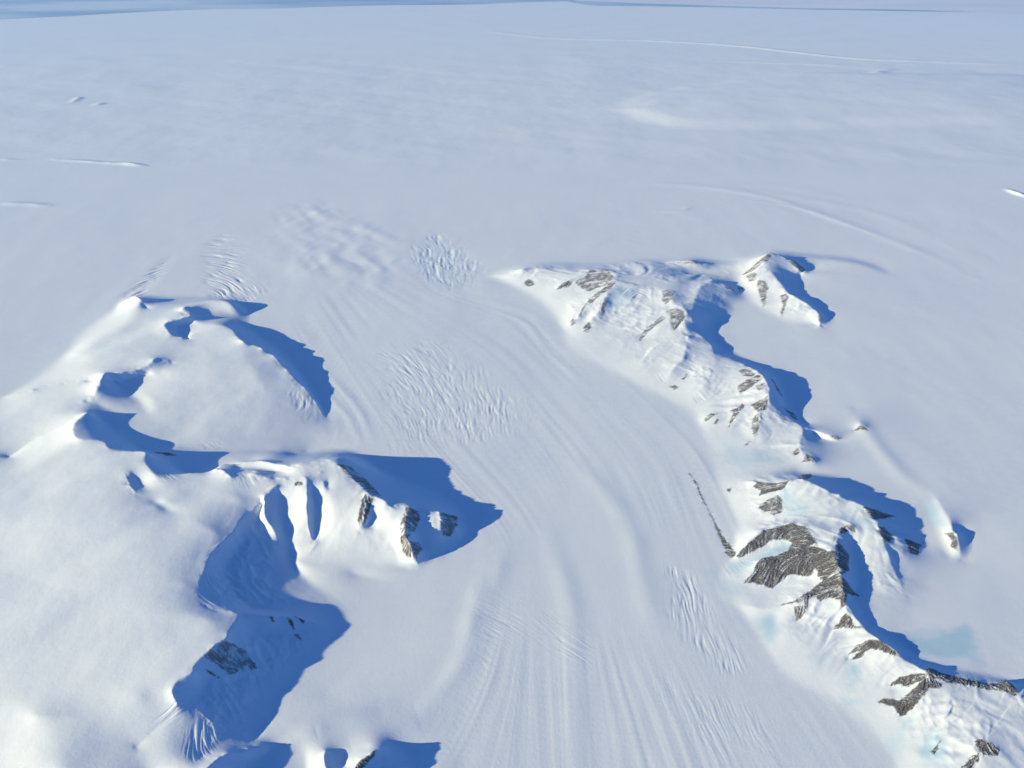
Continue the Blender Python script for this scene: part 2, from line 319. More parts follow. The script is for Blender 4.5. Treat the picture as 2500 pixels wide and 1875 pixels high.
[[28.85,207.38,2.2],[27.73,201.45,1.6],[25.99,196.73,1.1]],
[[21.65,202.62,1.6],[19.27,198.06,1.0]],
[[30.64,214.88,3.7],[35.07,215.76,3.6],[41.89,214.45,3.6],[44.86,212.93,3.7]],
[[31.68,204.74,2.3],[36.36,204.74,2.3],[40.72,206.13,2.5]],
[[51.1,178.3,2.0],[53.9,176.44,1.7],[56.0,173.72,1.9]],
[[58.01,153.73,2.6],[59.91,151.12,1.8],[62.28,148.28,1.2]],
[[56.58,182.94,0.0],[58.61,179.49,0.0],[62.41,175.94,0.0],[65.15,172.41,0.0],[65.19,166.18,0.0],[64.31,158.64,0.0],[64.75,151.59,0.0],[65.6,148.96,0.0]],
[[40.23,187.0,2.2],[35.22,182.18,1.5],[33.1,177.03,1.1]],
[[45.57,177.88,1.7],[42.45,168.17,0.9]],
[[51.0,178.3,2.0],[47.69,169.14,1.9],[43.25,161.97,1.0]],
[[52.05,168.42,1.8],[48.7,160.98,1.1]],
[[53.43,163.02,1.9],[50.69,158.35,1.2],[47.04,155.14,0.7]],
[[51.45,149.17,1.1],[49.87,144.1,0.6]],
[[58.06,146.52,1.4],[55.87,138.57,1.1],[52.83,134.39,0.8]],
[[62.47,210.59,0.1],[62.92,205.71,0.1],[56.91,199.86,0.1],[54.41,195.36,0.1],[54.05,186.82,0.1],[56.29,181.76,0.1]],
[[52.45,218.66,2.9],[49.82,207.71,3.2],[48.28,201.04,3.5]],
[[53.62,232.82,1.0],[61.06,232.3,0.6]],
[[65.4,226.15,0.8],[68.48,222.47,0.6]],
[[62.39,236.01,0.9],[68.12,233.05,0.9],[70.88,230.16,0.9]],
[[85.28,232.86,1.6],[86.73,229.42,0.6]],
[[95.65,237.28,0.05],[89.95,232.13,0.05],[86.8,223.7,0.05],[86.4,217.05,0.05],[87.83,211.31,0.05],[88.41,203.44,0.05],[86.17,196.01,0.05]],
[[69.57,229.04,0.15],[68.14,220.78,0.15],[70.07,211.1,0.15],[71.92,208.02,0.15],[75.09,202.42,0.15],[80.01,196.6,0.15],[84.06,195.04,0.15]],
[[76.67,214.33,1.3],[75.1,208.3,0.6]],
[[71.27,222.47,0.6],[71.37,216.29,0.4]],
[[77.47,246.67,0.0],[85.53,254.01,0.0],[93.84,250.7,0.0],[102.5,249.08,0.0],[113.23,245.08,0.0],[118.29,233.7,0.0]],
[[91.74,233.37,1.2],[92.97,242.68,1.3]],
[[93.16,243.17,1.1],[100.32,243.1,1.0],[105.75,241.48,0.9],[113.08,238.68,0.6],[117.25,232.65,0.2]],
[[94.31,233.52,0.7],[102.69,232.53,0.5],[111.02,231.55,0.3]],
[[42.4,133.53,0.0],[40.76,128.48,0.0],[41.45,123.05,0.0],[41.87,118.47,0.0],[41.19,112.54,0.0],[39.07,106.51,0.0],[35.85,102.71,0.0],[34.99,97.33,0.0],[37.91,93.53,0.0],[39.45,87.58,0.0],[41.25,81.37,0.0],[45.16,78.29,0.0],[47.9,75.66,0.0],[50.57,72.51,0.0],[51.64,67.77,0.0],[51.47,63.62,0.0]],
[[57.99,130.87,0.2],[61.03,130.62,0.2],[65.02,129.79,0.2],[69.02,126.99,0.2],[72.69,122.8,0.2],[74.51,118.24,0.2],[74.95,113.36,0.2],[74.46,108.25,0.2]],
[[66.94,123.08,1.4],[70.1,119.52,1.0]],
[[57.84,130.48,0.4],[53.86,130.46,0.9],[49.36,130.86,0.6]],
[[44.73,115.69,0.5],[48.63,114.76,1.3],[52.96,115.44,2.1],[56.4,114.31,2.6],[57.96,110.81,2.9]],
[[40.29,104.75,0.3],[44.52,106.98,0.7],[47.83,108.16,1.2],[49.83,108.22,1.6]],
[[39.81,98.79,0.3],[44.08,98.05,0.6],[47.04,99.52,0.9],[50.04,100.02,1.3],[50.84,99.02,1.4]],
[[41.77,96.51,0.4],[46.39,97.32,0.9]],
[[49.65,91.91,1.3],[46.38,89.09,0.9],[43.21,88.49,0.7]],
[[42.45,92.02,0.3],[41.24,87.7,0.3]],
[[52.56,87.96,1.3],[48.87,85.66,0.9],[45.59,82.64,0.6]],
[[55.45,83.96,1.6],[52.93,82.31,1.0],[49.82,79.84,0.6]],
[[57.49,81.81,1.6],[53.87,79.52,1.0],[51.14,77.23,0.5]],
[[58.79,78.6,1.3],[55.99,77.57,0.7]],
[[62.64,77.72,2.2],[62.68,75.19,2.3],[61.06,72.35,1.9],[58.31,70.51,1.1]],
[[66.1,74.46,2.0],[63.07,70.62,2.2],[63.66,67.77,2.5],[64.14,66.14,2.4]],
[[56.63,69.53,0.8],[56.55,66.53,1.0],[53.07,64.1,0.5]],
[[59.98,66.05,1.7],[59.4,62.66,1.5]],
[[60.77,109.56,2.2],[60.12,104.7,1.7],[58.43,99.02,1.4],[56.63,95.31,1.2]],
[[63.5,107.83,2.4],[61.65,101.78,1.8],[59.96,96.17,1.2]],
[[56.92,92.19,1.0],[58.45,88.23,1.0],[60.21,85.21,1.0],[62.5,83.02,1.0],[66.19,81.6,1.0],[71.31,80.29,0.9],[74.67,78.58,0.9]],
[[67.06,108.55,2.2],[66.94,104.91,1.5],[67.01,100.77,1.0]],
[[68.53,107.39,1.9],[69.17,102.71,0.9]],
[[63.72,92.78,0.8],[66.53,88.7,0.9],[73.13,86.79,0.9],[78.89,84.92,0.9]],
[[69.78,99.38,0.6],[78.34,97.08,0.7],[84.43,94.95,0.7]],
[[83.59,114.42,0.2],[82.99,110.26,0.2],[80.02,104.85,0.2]],
[[79.9,122.22,0.2],[78.95,116.7,0.1],[78.99,112.21,0.3],[77.66,106.29,0.2]],
[[65.49,144.83,0.1],[68.99,142.02,0.1],[72.43,142.72,0.1]],
[[-100.53,312.82,0.0],[-65.38,230.32,0.0],[-44.77,187.69,0.0],[-29.99,159.99,0.0],[-16.09,136.22,0.0],[-2.33,121.16,0.0]],
[[-27.77,102.46,0.0],[-16.42,101.35,0.0],[-2.26,115.77,0.0]],
[[-14.49,216.71,0.0],[-0.75,192.99,0.0],[15.79,162.06,0.0],[29.48,142.97,0.0],[33.21,119.78,0.0],[33.9,98.11,0.0],[37.9,83.67,0.0],[46.35,66.09,0.0]],
[[-5.38,134.61,0.0],[8.35,119.78,0.0],[11.1,96.02,0.0],[12.08,66.02,0.0]],
[[-27.64,77.8,0.0],[-21.85,84.55,0.0],[-14.89,86.34,0.0],[-7.22,77.8,0.0],[-6.6,66.02,0.0]],
[[-141.23,198.53,0.0],[-126.79,223.35,0.0],[-118.74,280.56,0.0]],
[[30.03,253.44,0.0],[78.56,261.99,0.0],[122.91,253.44,0.0],[149.51,216.71,0.0]],
[[67.98,192.99,0.0],[82.23,198.53,0.0],[95.14,182.6,0.0],[93.65,152.09,0.0]],
[[126.92,198.53,0.0],[109.37,152.09,0.0]]],
'edge': [
[[-104.6,134.59,1.0],[-101.93,140.66,1.8],[-99.02,143.09,2.5],[-96.47,144.95,3.2],[-94.73,146.15,3.7],[-92.97,147.38,4.2],[-92.37,148.0,4.1]],
[[-92.97,147.38,4.2],[-93.71,143.94,4.3],[-92.28,139.85,4.5],[-89.36,136.36,4.8],[-84.15,135.79,4.7],[-82.36,133.7,4.8],[-79.84,132.14,4.8],[-73.83,131.52,5.0],[-72.95,128.6,5.0],[-69.14,124.15,5.1],[-67.53,122.84,5.1],[-64.32,124.43,4.8],[-61.4,125.31,4.7],[-58.74,126.0,4.5],[-57.43,128.06,4.5],[-55.29,128.58,4.4]],
[[-46.41,117.43,4.1],[-47.65,114.86,3.8]],
[[-47.65,114.86,3.8],[-48.75,114.17,3.9],[-49.19,111.23,4.0],[-49.33,108.67,4.1],[-50.64,105.4,4.2],[-51.4,103.36,4.2],[-51.53,98.95,4.2],[-51.28,95.69,4.2],[-49.8,92.65,4.1],[-47.01,90.5,4.0],[-45.04,90.38,4.0],[-42.87,89.53,4.0]],
[[-42.87,89.53,4.0],[-43.2,85.7,4.6],[-43.31,84.14,4.8],[-44.77,82.05,4.9],[-46.19,79.06,4.8],[-46.06,77.8,4.8],[-47.91,76.54,4.7],[-47.83,74.48,4.6],[-46.75,73.1,4.0],[-48.11,71.42,3.4],[-49.35,69.24,2.9],[-50.63,67.37,2.5]]],
'rock': [
["B",0.8,[[-34.35,126.86],[-32.08,127.18],[-29.47,125.47],[-26.84,122.41],[-24.74,118.87],[-26.26,119.0],[-28.25,120.71],[-30.58,123.11],[-32.62,124.9]]],
["B",0.4,[[-41.44,121.55],[-39.91,121.56],[-39.85,120.86],[-41.1,120.81]]],
["B",0.35,[[-27.58,119.02],[-27.15,118.69],[-27.32,115.81],[-27.3,113.01],[-27.59,111.37],[-28.02,112.73],[-28.09,115.89]]],
["B",0.3,[[-27.04,118.47],[-25.99,117.88],[-26.26,115.21],[-26.81,111.82],[-27.03,112.96]]],
["B",0.3,[[-19.44,115.96],[-18.74,115.47],[-18.86,112.27],[-18.9,109.25],[-18.14,106.83],[-17.17,105.49],[-16.63,104.84],[-18.26,105.31],[-19.37,106.55],[-19.93,108.92],[-19.88,112.2]]],
["B",0.7,[[-18.66,115.38],[-17.3,114.97],[-16.97,113.26],[-17.95,110.09],[-18.48,108.52],[-18.92,111.77]]],
["B",0.6,[[-18.11,107.7],[-16.77,108.63],[-15.98,107.62],[-16.75,105.11],[-17.39,105.7]]],
["B",0.7,[[-13.23,116.16],[-10.36,116.75],[-10.17,113.66],[-11.13,111.01],[-12.51,111.01],[-12.93,112.17]]],
["C",0.95,[[-45.28,80.76],[-44.57,82.35],[-42.96,83.83],[-41.92,83.96],[-40.13,83.44],[-38.95,82.12],[-38.11,81.27],[-39.73,80.58],[-41.67,79.35],[-42.95,80.04],[-44.41,80.5]]],
["C",0.2,[[-38.43,90.25],[-37.95,90.16],[-37.44,89.39],[-37.91,89.6]]],
["C",0.2,[[-35.85,90.55],[-35.03,90.35],[-34.39,88.89],[-35.08,89.41]]],
["C",0.2,[[-34.39,88.25],[-33.67,88.11],[-32.94,87.16],[-33.76,87.46]]],
["C",0.2,[[-34.93,91.22],[-33.08,90.37],[-33.19,89.95]]],
["C",0.2,[[-44.93,79.3],[-44.06,79.03],[-42.84,78.5],[-43.71,78.71]]],
["C",0.2,[[-73.92,135.29],[-71.57,135.37],[-69.04,134.24],[-71.0,133.96]]],
["K",0.4,[[-20.62,64.1],[-20.09,65.5],[-19.29,66.32],[-18.28,67.74],[-18.38,66.56],[-19.1,65.19],[-19.62,64.31]]],
["R",0.4,[[3.76,225.4],[5.02,226.9],[6.4,225.2],[6.91,223.0],[5.22,222.13],[4.02,223.74]]],
["R",0.5,[[18.73,221.36],[22.31,225.0],[23.73,228.77],[27.13,228.95],[29.25,227.68],[30.35,221.23],[28.58,218.35],[27.06,216.56],[24.89,216.27],[22.39,215.26],[20.65,217.3],[19.48,220.21]]],
["R",0.35,[[12.9,217.8],[14.85,220.93],[17.73,223.14],[18.04,221.93],[16.94,218.92],[15.31,219.21]]],
["R",0.45,[[29.58,219.19],[30.22,217.56],[28.37,213.76],[25.42,210.73],[23.06,207.65],[20.79,205.16],[18.91,200.47],[18.23,199.44],[19.71,204.46],[22.15,209.23],[25.15,213.32]]],
["R",0.35,[[24.55,202.12],[26.46,208.88],[27.16,208.45],[25.47,201.34],[24.99,199.95]]],
["R",0.35,[[15.89,198.43],[16.85,199.96],[17.28,197.15],[16.38,196.5]]],
["R",0.4,[[19.71,195.33],[21.23,197.59],[21.38,194.27],[20.3,191.9],[19.36,192.6]]],
["R",0.5,[[43.02,212.02],[44.88,213.02],[46.42,210.19],[45.11,206.59],[42.99,204.46],[42.3,207.24],[43.21,209.14]]],
["R",0.5,[[42.35,199.55],[45.08,201.74],[46.93,199.4],[46.97,196.24],[45.09,192.93],[42.92,190.22],[42.51,194.34],[43.32,197.21]]],
["R",0.65,[[33.19,187.24],[35.56,191.63],[40.92,197.78],[41.82,196.54],[36.43,190.83],[33.62,186.11]]],
["R",0.45,[[55.04,169.28],[57.24,169.75],[58.48,166.67],[57.46,165.52],[55.57,166.57]]],
["R",0.4,[[53.15,162.16],[55.41,164.15],[59.33,166.06],[59.4,163.61],[57.54,162.44],[55.4,160.63],[53.1,158.9]]],
["R",0.6,[[57.11,161.07],[59.24,162.11],[58.22,159.03],[57.05,158.83]]],
["R",0.35,[[54.25,153.8],[56.6,155.48],[58.41,156.12],[57.91,153.79],[56.93,151.52],[55.07,150.98]]],
["R",0.5,[[53.54,149.13],[55.01,150.76],[54.51,147.54],[53.43,144.36],[52.18,142.47],[52.56,145.92]]],
["R",0.25,[[49.25,152.61],[51.54,153.33],[52.6,155.12],[52.96,154.06],[51.53,152.01],[49.58,149.66],[47.78,146.8],[48.92,149.84],[49.72,151.66]]],
["R",0.35,[[42.96,150.39],[44.7,152.12],[46.3,151.93],[44.34,150.37],[43.3,149.64]]],
["R",0.4,[[44.62,148.09],[46.19,150.4],[46.41,149.71],[45.35,148.29]]],
["R",0.4,[[49.36,139.99],[50.75,141.38],[51.17,141.19],[49.76,139.73]]],
["R",0.4,[[58.87,137.23],[60.08,137.85],[60.09,136.38],[58.84,135.56]]],
["R",0.3,[[59.66,133.34],[61.21,135.83],[62.29,134.3],[62.54,133.37],[60.91,133.47]]],
["R",0.4,[[37.53,164.65],[38.97,164.84],[39.7,163.42],[38.46,163.08]]],
["R",0.4,[[41.02,167.03],[42.64,169.35],[42.25,167.92],[41.43,166.82]]],
["R",0.3,[[62.27,166.28],[62.95,165.0],[63.29,159.74],[62.08,160.86]]],
["R",0.3,[[61.9,153.94],[63.98,153.41],[64.06,150.02],[62.95,150.24]]],
["R",0.3,[[51.95,237.6],[54.39,237.66],[57.69,242.07],[58.67,236.52],[56.46,236.37],[53.54,236.08]]],
["R",0.3,[[62.88,219.96],[65.3,218.9],[65.9,217.96],[63.47,218.3]]],
["P",0.35,[[71.44,230.67],[75.05,233.93],[78.8,237.89],[81.21,239.7],[81.83,238.55],[79.72,234.82],[77.71,233.69],[74.73,230.52]]],
["P",0.5,[[71.71,229.53],[74.35,228.95],[74.61,226.25],[73.09,223.58],[71.79,224.89]]],
["P",0.45,[[74.08,223.75],[75.99,222.24],[76.1,218.92],[74.25,214.81],[72.99,209.81],[71.9,208.99],[72.94,216.67],[73.2,221.06]]],
["P",0.45,[[78.24,213.86],[79.69,214.18],[80.28,212.44],[78.88,209.72],[77.22,206.34],[75.75,202.66],[75.42,203.71],[77.39,208.31]]],
["P",0.35,[[86.52,238.44],[89.69,238.25],[91.45,235.91],[92.23,234.62],[89.24,232.45],[88.0,234.65]]],
["P",0.4,[[85.14,200.95],[85.71,200.29],[84.77,197.97],[84.46,198.87]]],
["P",0.35,[[67.67,221.86],[69.56,222.27],[69.53,220.5],[67.93,220.1]]],
["N",0.3,[[74.83,145.85],[76.51,147.12],[77.32,147.14],[78.11,145.58],[76.59,146.12]]],
["R",0.3,[[68.21,143.9],[69.3,143.32],[71.47,143.25],[70.25,142.32]]],
["H",0.35,[[47.53,125.22],[48.6,126.31],[50.09,125.63],[52.04,124.82],[54.06,124.76],[52.37,122.74],[50.39,122.7],[47.94,122.2],[48.48,123.63]]],
["H",0.5,[[46.91,119.4],[48.77,120.55],[51.1,121.35],[51.71,120.03],[50.67,116.9],[49.1,116.47],[47.69,117.7]]],
["H",0.4,[[55.85,125.54],[58.44,129.54],[60.67,130.08],[59.54,127.7],[56.93,124.82]]],
["H",0.3,[[42.66,125.7],[43.25,125.7],[42.94,124.63],[42.66,124.86]]],
["H",0.22,[[39.78,106.54],[41.77,108.4],[43.85,110.02],[45.61,111.66],[48.58,112.54],[51.39,112.8],[53.1,111.75],[53.67,108.75],[53.64,107.27],[52.17,106.54],[49.96,105.79],[48.16,105.1],[46.62,105.4],[48.85,106.31],[49.92,108.45],[49.11,109.35],[47.82,109.54],[46.45,109.46],[44.83,108.34],[42.53,107.19],[40.27,106.1]]],
["H",0.18,[[39.52,99.93],[41.46,101.8],[42.54,103.67],[43.92,105.11],[46.52,105.09],[49.25,105.54],[52.17,106.54],[53.54,106.26],[54.73,104.57],[56.17,104.47],[55.48,100.29],[54.15,99.71],[52.27,98.54],[51.75,99.71],[52.14,100.86],[51.68,101.61],[50.89,100.42],[50.06,100.21],[48.64,100.81],[47.07,100.95],[45.84,99.9],[43.87,98.45],[42.49,99.34],[41.01,99.86]]],
["H",0.25,[[44.2,94.41],[46.87,95.03],[49.17,96.5],[51.18,97.97],[54.09,99.51],[55.44,99.87],[54.94,96.97],[54.02,93.1],[53.21,92.61],[53.58,94.28],[52.55,94.75],[51.77,95.12],[50.33,94.34],[50.05,95.44],[48.35,94.85],[46.03,94.25]]],
["H",0.4,[[46.0,93.79],[47.43,93.74],[47.62,92.57],[45.88,91.34],[45.99,92.58]]],
["H",0.4,[[47.89,95.09],[48.63,95.09],[47.9,93.01],[47.58,93.4]]],
["H",0.3,[[50.98,89.23],[52.45,90.56],[53.54,91.78],[53.98,90.75],[54.22,89.41],[55.21,88.84],[53.68,88.83],[52.66,89.3]]],
["H",0.3,[[57.37,107.34],[58.72,104.93],[57.4,101.11],[55.6,99.38],[55.51,101.08]]],
["H",0.3,[[55.07,98.87],[57.49,96.31],[55.21,95.69],[54.3,93.95]]],
["H",0.3,[[59.03,110.77],[60.67,111.7],[61.98,111.76],[61.76,110.48],[60.67,110.65],[59.65,109.72],[58.66,109.41]]],
["H",0.2,[[65.69,116.58],[68.16,117.1],[71.81,116.39],[68.21,114.57],[66.53,113.33],[65.76,114.67]]],
["H",0.3,[[66.28,111.54],[67.77,111.75],[68.5,110.19],[66.94,107.59],[65.93,108.06]]],
["H",0.3,[[70.7,109.91],[73.79,109.47],[71.62,106.26],[70.4,106.57]]],
["T",0.3,[[79.39,112.25],[80.36,111.36],[80.37,109.62],[79.41,107.62],[78.74,108.79],[79.67,109.93]]],
["H",0.35,[[51.69,84.32],[53.49,85.78],[55.59,86.2],[57.08,85.51],[58.25,83.96],[58.78,82.89],[57.48,83.42],[56.34,84.18],[55.13,84.79],[54.18,84.44],[53.02,83.48],[51.59,83.37],[53.34,84.46],[52.87,84.78]]],
["H",0.15,[[55.25,78.47],[57.18,79.53],[59.91,79.7],[60.8,79.6],[60.32,78.73],[58.32,78.17],[57.13,78.61]]],
["H",0.15,[[53.01,76.12],[53.93,76.64],[55.77,75.89],[57.77,76.9],[60.3,78.66],[61.24,78.96],[62.84,77.97],[61.92,77.27],[60.88,77.37],[59.0,76.01],[57.05,74.42],[55.14,73.49],[54.9,74.97]]],
["H",0.35,[[61.07,80.09],[62.25,80.99],[63.49,80.03],[66.29,79.21],[69.76,78.24],[71.94,78.62],[73.01,79.32],[72.87,76.35],[72.28,75.92],[69.59,77.01],[65.63,78.0],[63.06,78.58],[61.25,78.99]]],
["H",0.3,[[56.66,67.34],[57.75,68.42],[58.66,69.24],[57.88,68.04],[57.07,67.42]]],
["H",0.35,[[62.79,68.55],[63.73,68.82],[64.96,68.18],[65.56,67.41],[65.02,66.57],[63.61,66.49],[62.87,67.05]]],
["H",0.3,[[59.6,65.06],[61.02,66.21],[62.61,66.91],[62.16,65.92],[60.68,64.91]]],
["M",0.1,[[36.16,131.0],[36.97,128.17],[37.3,122.46],[37.79,118.47],[38.55,113.33],[40.0,107.71],[39.72,106.82],[39.01,106.33],[38.39,107.72],[38.04,112.02],[37.93,115.73],[37.71,118.92],[37.14,122.23],[36.79,127.25]]]],
'mtn': {"A":[[-120.05,159.81],[-117.03,165.29],[-114.95,182.01],[-115.79,196.23],[-112.99,206.91],[-113.79,216.84],[-112.74,219.09],[-108.84,218.03],[-103.78,216.45],[-97.05,215.54],[-89.09,215.18],[-84.51,216.1],[-80.74,214.91],[-75.58,207.08],[-71.9,197.26],[-66.93,190.69],[-61.63,185.56],[-55.83,177.56],[-51.12,169.67],[-46.55,161.54],[-41.94,153.07],[-40.32,149.57],[-42.91,146.01],[-49.72,144.17],[-56.43,142.44],[-63.17,141.18],[-70.69,142.42],[-76.59,144.86],[-83.24,147.09],[-87.58,147.99],[-91.82,150.26],[-94.36,150.46],[-96.31,147.74],[-99.9,144.12],[-102.51,141.82],[-106.06,135.04],[-108.37,127.68],[-127.62,153.12]],
"C":[[-101.97,129.19],[-98.42,137.58],[-95.44,140.78],[-92.73,143.71],[-91.47,149.71],[-90.13,149.62],[-85.47,147.02],[-79.53,144.25],[-72.78,142.57],[-67.67,139.06],[-58.42,136.79],[-50.88,133.15],[-46.75,129.39],[-43.03,126.27],[-42.03,121.94],[-44.52,120.94],[-45.79,119.02],[-46.19,116.78],[-44.85,113.08],[-42.81,110.31],[-40.55,107.38],[-39.54,106.34],[-37.52,102.97],[-32.76,98.72],[-27.89,95.55],[-26.7,90.73],[-29.38,85.39],[-32.51,81.17],[-34.69,76.49],[-35.18,72.76],[-35.78,69.93],[-37.3,68.01],[-39.18,66.55],[-40.69,64.1],[-42.06,61.75],[-59.04,58.44],[-75.12,59.04],[-106.02,88.1],[-110.66,116.34]],
"B":[[-43.03,126.27],[-43.38,137.72],[-38.89,138.82],[-34.62,139.07],[-30.12,135.22],[-25.67,130.55],[-20.81,127.73],[-14.86,124.61],[-9.35,118.98],[-7.92,113.26],[-9.42,109.7],[-12.7,106.75],[-16.42,104.19],[-21.74,104.07],[-27.04,103.86],[-33.98,103.16],[-37.89,104.71],[-40.55,107.38],[-42.81,110.31],[-44.85,113.08],[-46.19,116.78],[-45.79,119.02],[-44.52,120.94],[-42.03,121.94]],
"R":[[-11.5,229.38],[-5.32,235.07],[2.91,241.79],[13.1,243.22],[25.55,241.76],[40.9,245.08],[53.12,246.05],[59.06,248.63],[66.73,244.68],[71.66,238.35],[69.31,228.17],[67.93,220.1],[64.49,210.21],[61.0,202.05],[56.37,197.43],[54.44,186.48],[56.87,182.2],[59.01,179.25],[62.77,175.66],[65.52,172.19],[65.52,165.9],[64.61,158.31],[65.05,151.33],[68.48,146.86],[72.93,143.13],[69.0,141.04],[65.57,142.83],[62.4,137.04],[63.23,133.41],[59.78,132.02],[55.8,131.47],[48.1,130.78],[42.24,132.83],[42.03,139.04],[41.46,147.04],[40.77,154.17],[37.44,158.14],[29.48,166.53],[21.86,176.05],[14.49,181.41],[13.8,195.18],[9.76,208.72],[2.43,220.91],[-5.21,229.27]],
"P":[[71.66,238.35],[77.29,246.25],[85.74,254.79],[93.99,251.27],[102.73,249.79],[113.49,245.8],[119.04,232.74],[109.98,228.78],[101.33,228.55],[94.13,231.06],[89.48,228.85],[87.81,223.44],[87.42,216.85],[88.84,211.17],[89.11,203.28],[86.57,194.97],[83.81,194.26],[79.8,195.9],[74.86,201.66],[71.7,207.21],[69.82,210.15],[67.93,220.1],[69.31,228.17]],
"H":[[42.55,133.16],[45.79,132.07],[51.26,132.24],[58.09,131.44],[61.07,130.91],[65.01,129.86],[69.03,127.11],[72.75,122.98],[74.8,118.12],[75.45,113.32],[74.78,107.56],[71.38,104.69],[69.14,103.5],[66.32,95.25],[65.16,94.78],[61.23,94.54],[57.55,94.18],[56.92,91.52],[58.88,88.57],[60.61,85.52],[62.6,83.31],[66.31,81.9],[71.52,80.75],[75.78,79.39],[78.46,75.79],[73.17,61.89],[50.97,62.04],[51.47,67.73],[50.41,72.47],[47.74,75.62],[44.97,78.19],[41.08,81.28],[39.27,87.48],[37.72,93.43],[34.81,97.25],[35.68,102.7],[38.88,106.45],[40.98,112.45],[41.66,118.39],[41.24,122.97],[40.56,128.45]],
"T":[[82.49,125.61],[83.83,125.26],[82.9,119.36],[82.27,114.24],[83.93,112.24],[81.02,106.25],[78.91,104.73],[78.41,108.02],[78.9,112.07],[79.99,117.55]],
"N":[[73.61,145.09],[76.89,149.16],[79.37,156.8],[80.22,156.78],[78.32,149.15],[79.54,145.78],[76.69,144.69]],
"K":[[-24.36,64.08],[-23.12,65.68],[-22.08,67.36],[-19.78,68.63],[-16.33,69.64],[-13.27,67.16],[-11.77,63.19],[-23.76,61.04]],
"J":[[-40.66,64.02],[-39.14,66.45],[-37.26,67.91],[-33.94,69.4],[-31.94,69.14],[-32.9,67.47],[-34.59,65.63],[-34.37,61.33],[-41.7,60.56],[-42.04,61.7]]},
'crev': [
[[[-40.23,183.31],[-33.38,188.31],[-27.49,191.41],[-18.34,192.46],[-6.22,176.64],[4.47,162.67],[7.24,155.52],[3.66,141.83],[-0.62,138.52],[-15.9,137.86],[-26.25,135.28],[-30.38,148.06],[-35.89,167.71]],1.1,[0.591,-0.807],0.45,[-0.058,-0.998]],
[[[-37.1,245.34],[-33.21,266.44],[-25.68,273.35],[-16.63,257.66],[-6.76,237.61],[-11.92,220.66],[-24.57,222.67]],1.7,[0.289,-0.957],0.75,[-0.118,-0.993]],
[[[-106.05,257.66],[-103.97,271.01],[-92.86,266.44],[-81.44,233.93],[-71.78,221.66],[-79.49,206.97],[-92.24,216.37]],1.8,[0.973,-0.231],0.8,[0.619,-0.785]],
[[[-116.26,215.01],[-116.29,228.55],[-114.0,245.34],[-110.88,251.37],[-108.4,230.32],[-107.41,208.19]],1.8,[0.384,0.923],0.8,[0.689,0.724]],
[[[-7.26,92.98],[-3.69,102.46],[1.86,97.06],[14.29,89.12],[11.99,79.43],[1.01,86.34],[-3.23,81.94],[-6.5,84.55]],0.4,[0.814,-0.581],0.36,[0.707,-0.707]],
[[[26.55,105.89],[31.62,102.46],[34.31,92.98],[37.19,83.67],[31.65,81.09],[27.04,86.34],[24.59,96.02]],1.5,[-0.085,-0.996],0.36,[0.068,-0.998]],
[[[19.69,85.44],[31.84,81.94],[39.07,73.13],[41.08,63.37],[24.02,63.38],[19.34,73.13]],0.4,[0.086,-0.996],0.34,[0.213,-0.977]],
[[[-53.93,159.06],[-51.08,167.23],[-45.17,159.88],[-41.68,147.99],[-48.19,149.87]],1.2,[-0.046,-0.999],0.5,[0.114,-0.993]],
[[[-44.75,67.02],[-44.55,70.56],[-41.82,72.07],[-40.25,70.44],[-40.09,66.71],[-42.35,64.87]],1.8,[0.064,-0.998],0.36,[0.515,-0.857]],
[[[-37.28,70.39],[-35.07,73.42],[-34.03,72.76],[-35.64,69.51]],1.8,[0.093,-0.996],0.34,[0.338,-0.941]],
[[[-51.53,99.46],[-52.23,103.8],[-50.19,108.59],[-48.11,110.82],[-47.86,108.29],[-50.18,103.36],[-50.47,99.04]],1.0,[0.502,0.865],0.36,[0.502,0.865]],
[[[30.11,214.97],[34.06,216.37],[40.07,216.64],[43.31,213.22],[41.19,206.0],[35.29,204.59],[30.26,205.97]],2,[0.361,0.933],0.75,[-0.009,-1.0]],
[[[34.44,170.18],[36.75,170.62],[37.51,166.77],[35.0,164.79]],1.0,[0.195,-0.981],0.7,[0.195,-0.981]],
[[[42.06,160.11],[44.98,161.92],[45.97,158.16],[42.8,157.15]],1.0,[0.167,-0.986],0.7,[0.167,-0.986]],
[[[36.16,104.12],[39.54,105.78],[42.84,105.74],[41.95,102.53],[38.7,100.96],[36.08,100.8]],0.9,[-0.027,-1.0],0.34,[0.721,-0.693]],
[[[-52.22,97.5],[-51.47,102.43],[-49.38,102.62],[-49.04,95.52],[-46.16,92.56],[-46.45,89.81],[-49.48,91.73]],1.3,[0.474,-0.88],0.4,[0.817,-0.577]],
[[[-48.34,75.5],[-47.17,76.62],[-45.7,75.07],[-45.32,71.31],[-48.04,69.5],[-49.44,69.51]],1.2,[0.68,0.733],0.36,[0.68,0.733]],
[[[-74.99,124.23],[-73.84,125.7],[-70.84,121.92],[-70.24,118.3],[-72.15,119.2]],1.2,[0.508,-0.861],0.4,[0.508,-0.861]],
[[[-55.51,126.23],[-52.4,127.47],[-48.02,122.75],[-50.22,119.07],[-53.5,120.73]],1.1,[0.162,-0.987],0.42,[0.7,-0.714]],
[[[-69.85,124.71],[-65.21,126.27],[-63.46,122.93],[-67.93,122.09]],1.3,[0.623,-0.782],0.4,[0.847,-0.531]],
[[[-66.53,139.56],[-62.99,140.59],[-60.54,138.32],[-64.7,137.19]],1.3,[0.522,-0.853],0.5,[0.79,-0.613]]],
'blue': [
[0.8,[[39.7,92.12],[42.23,93.71],[43.07,91.04],[41.83,87.66],[40.21,87.11],[39.63,89.45]]],
[0.6,[[50.82,82.8],[52.4,83.3],[52.62,80.28],[51.03,78.49],[49.42,78.62]]],
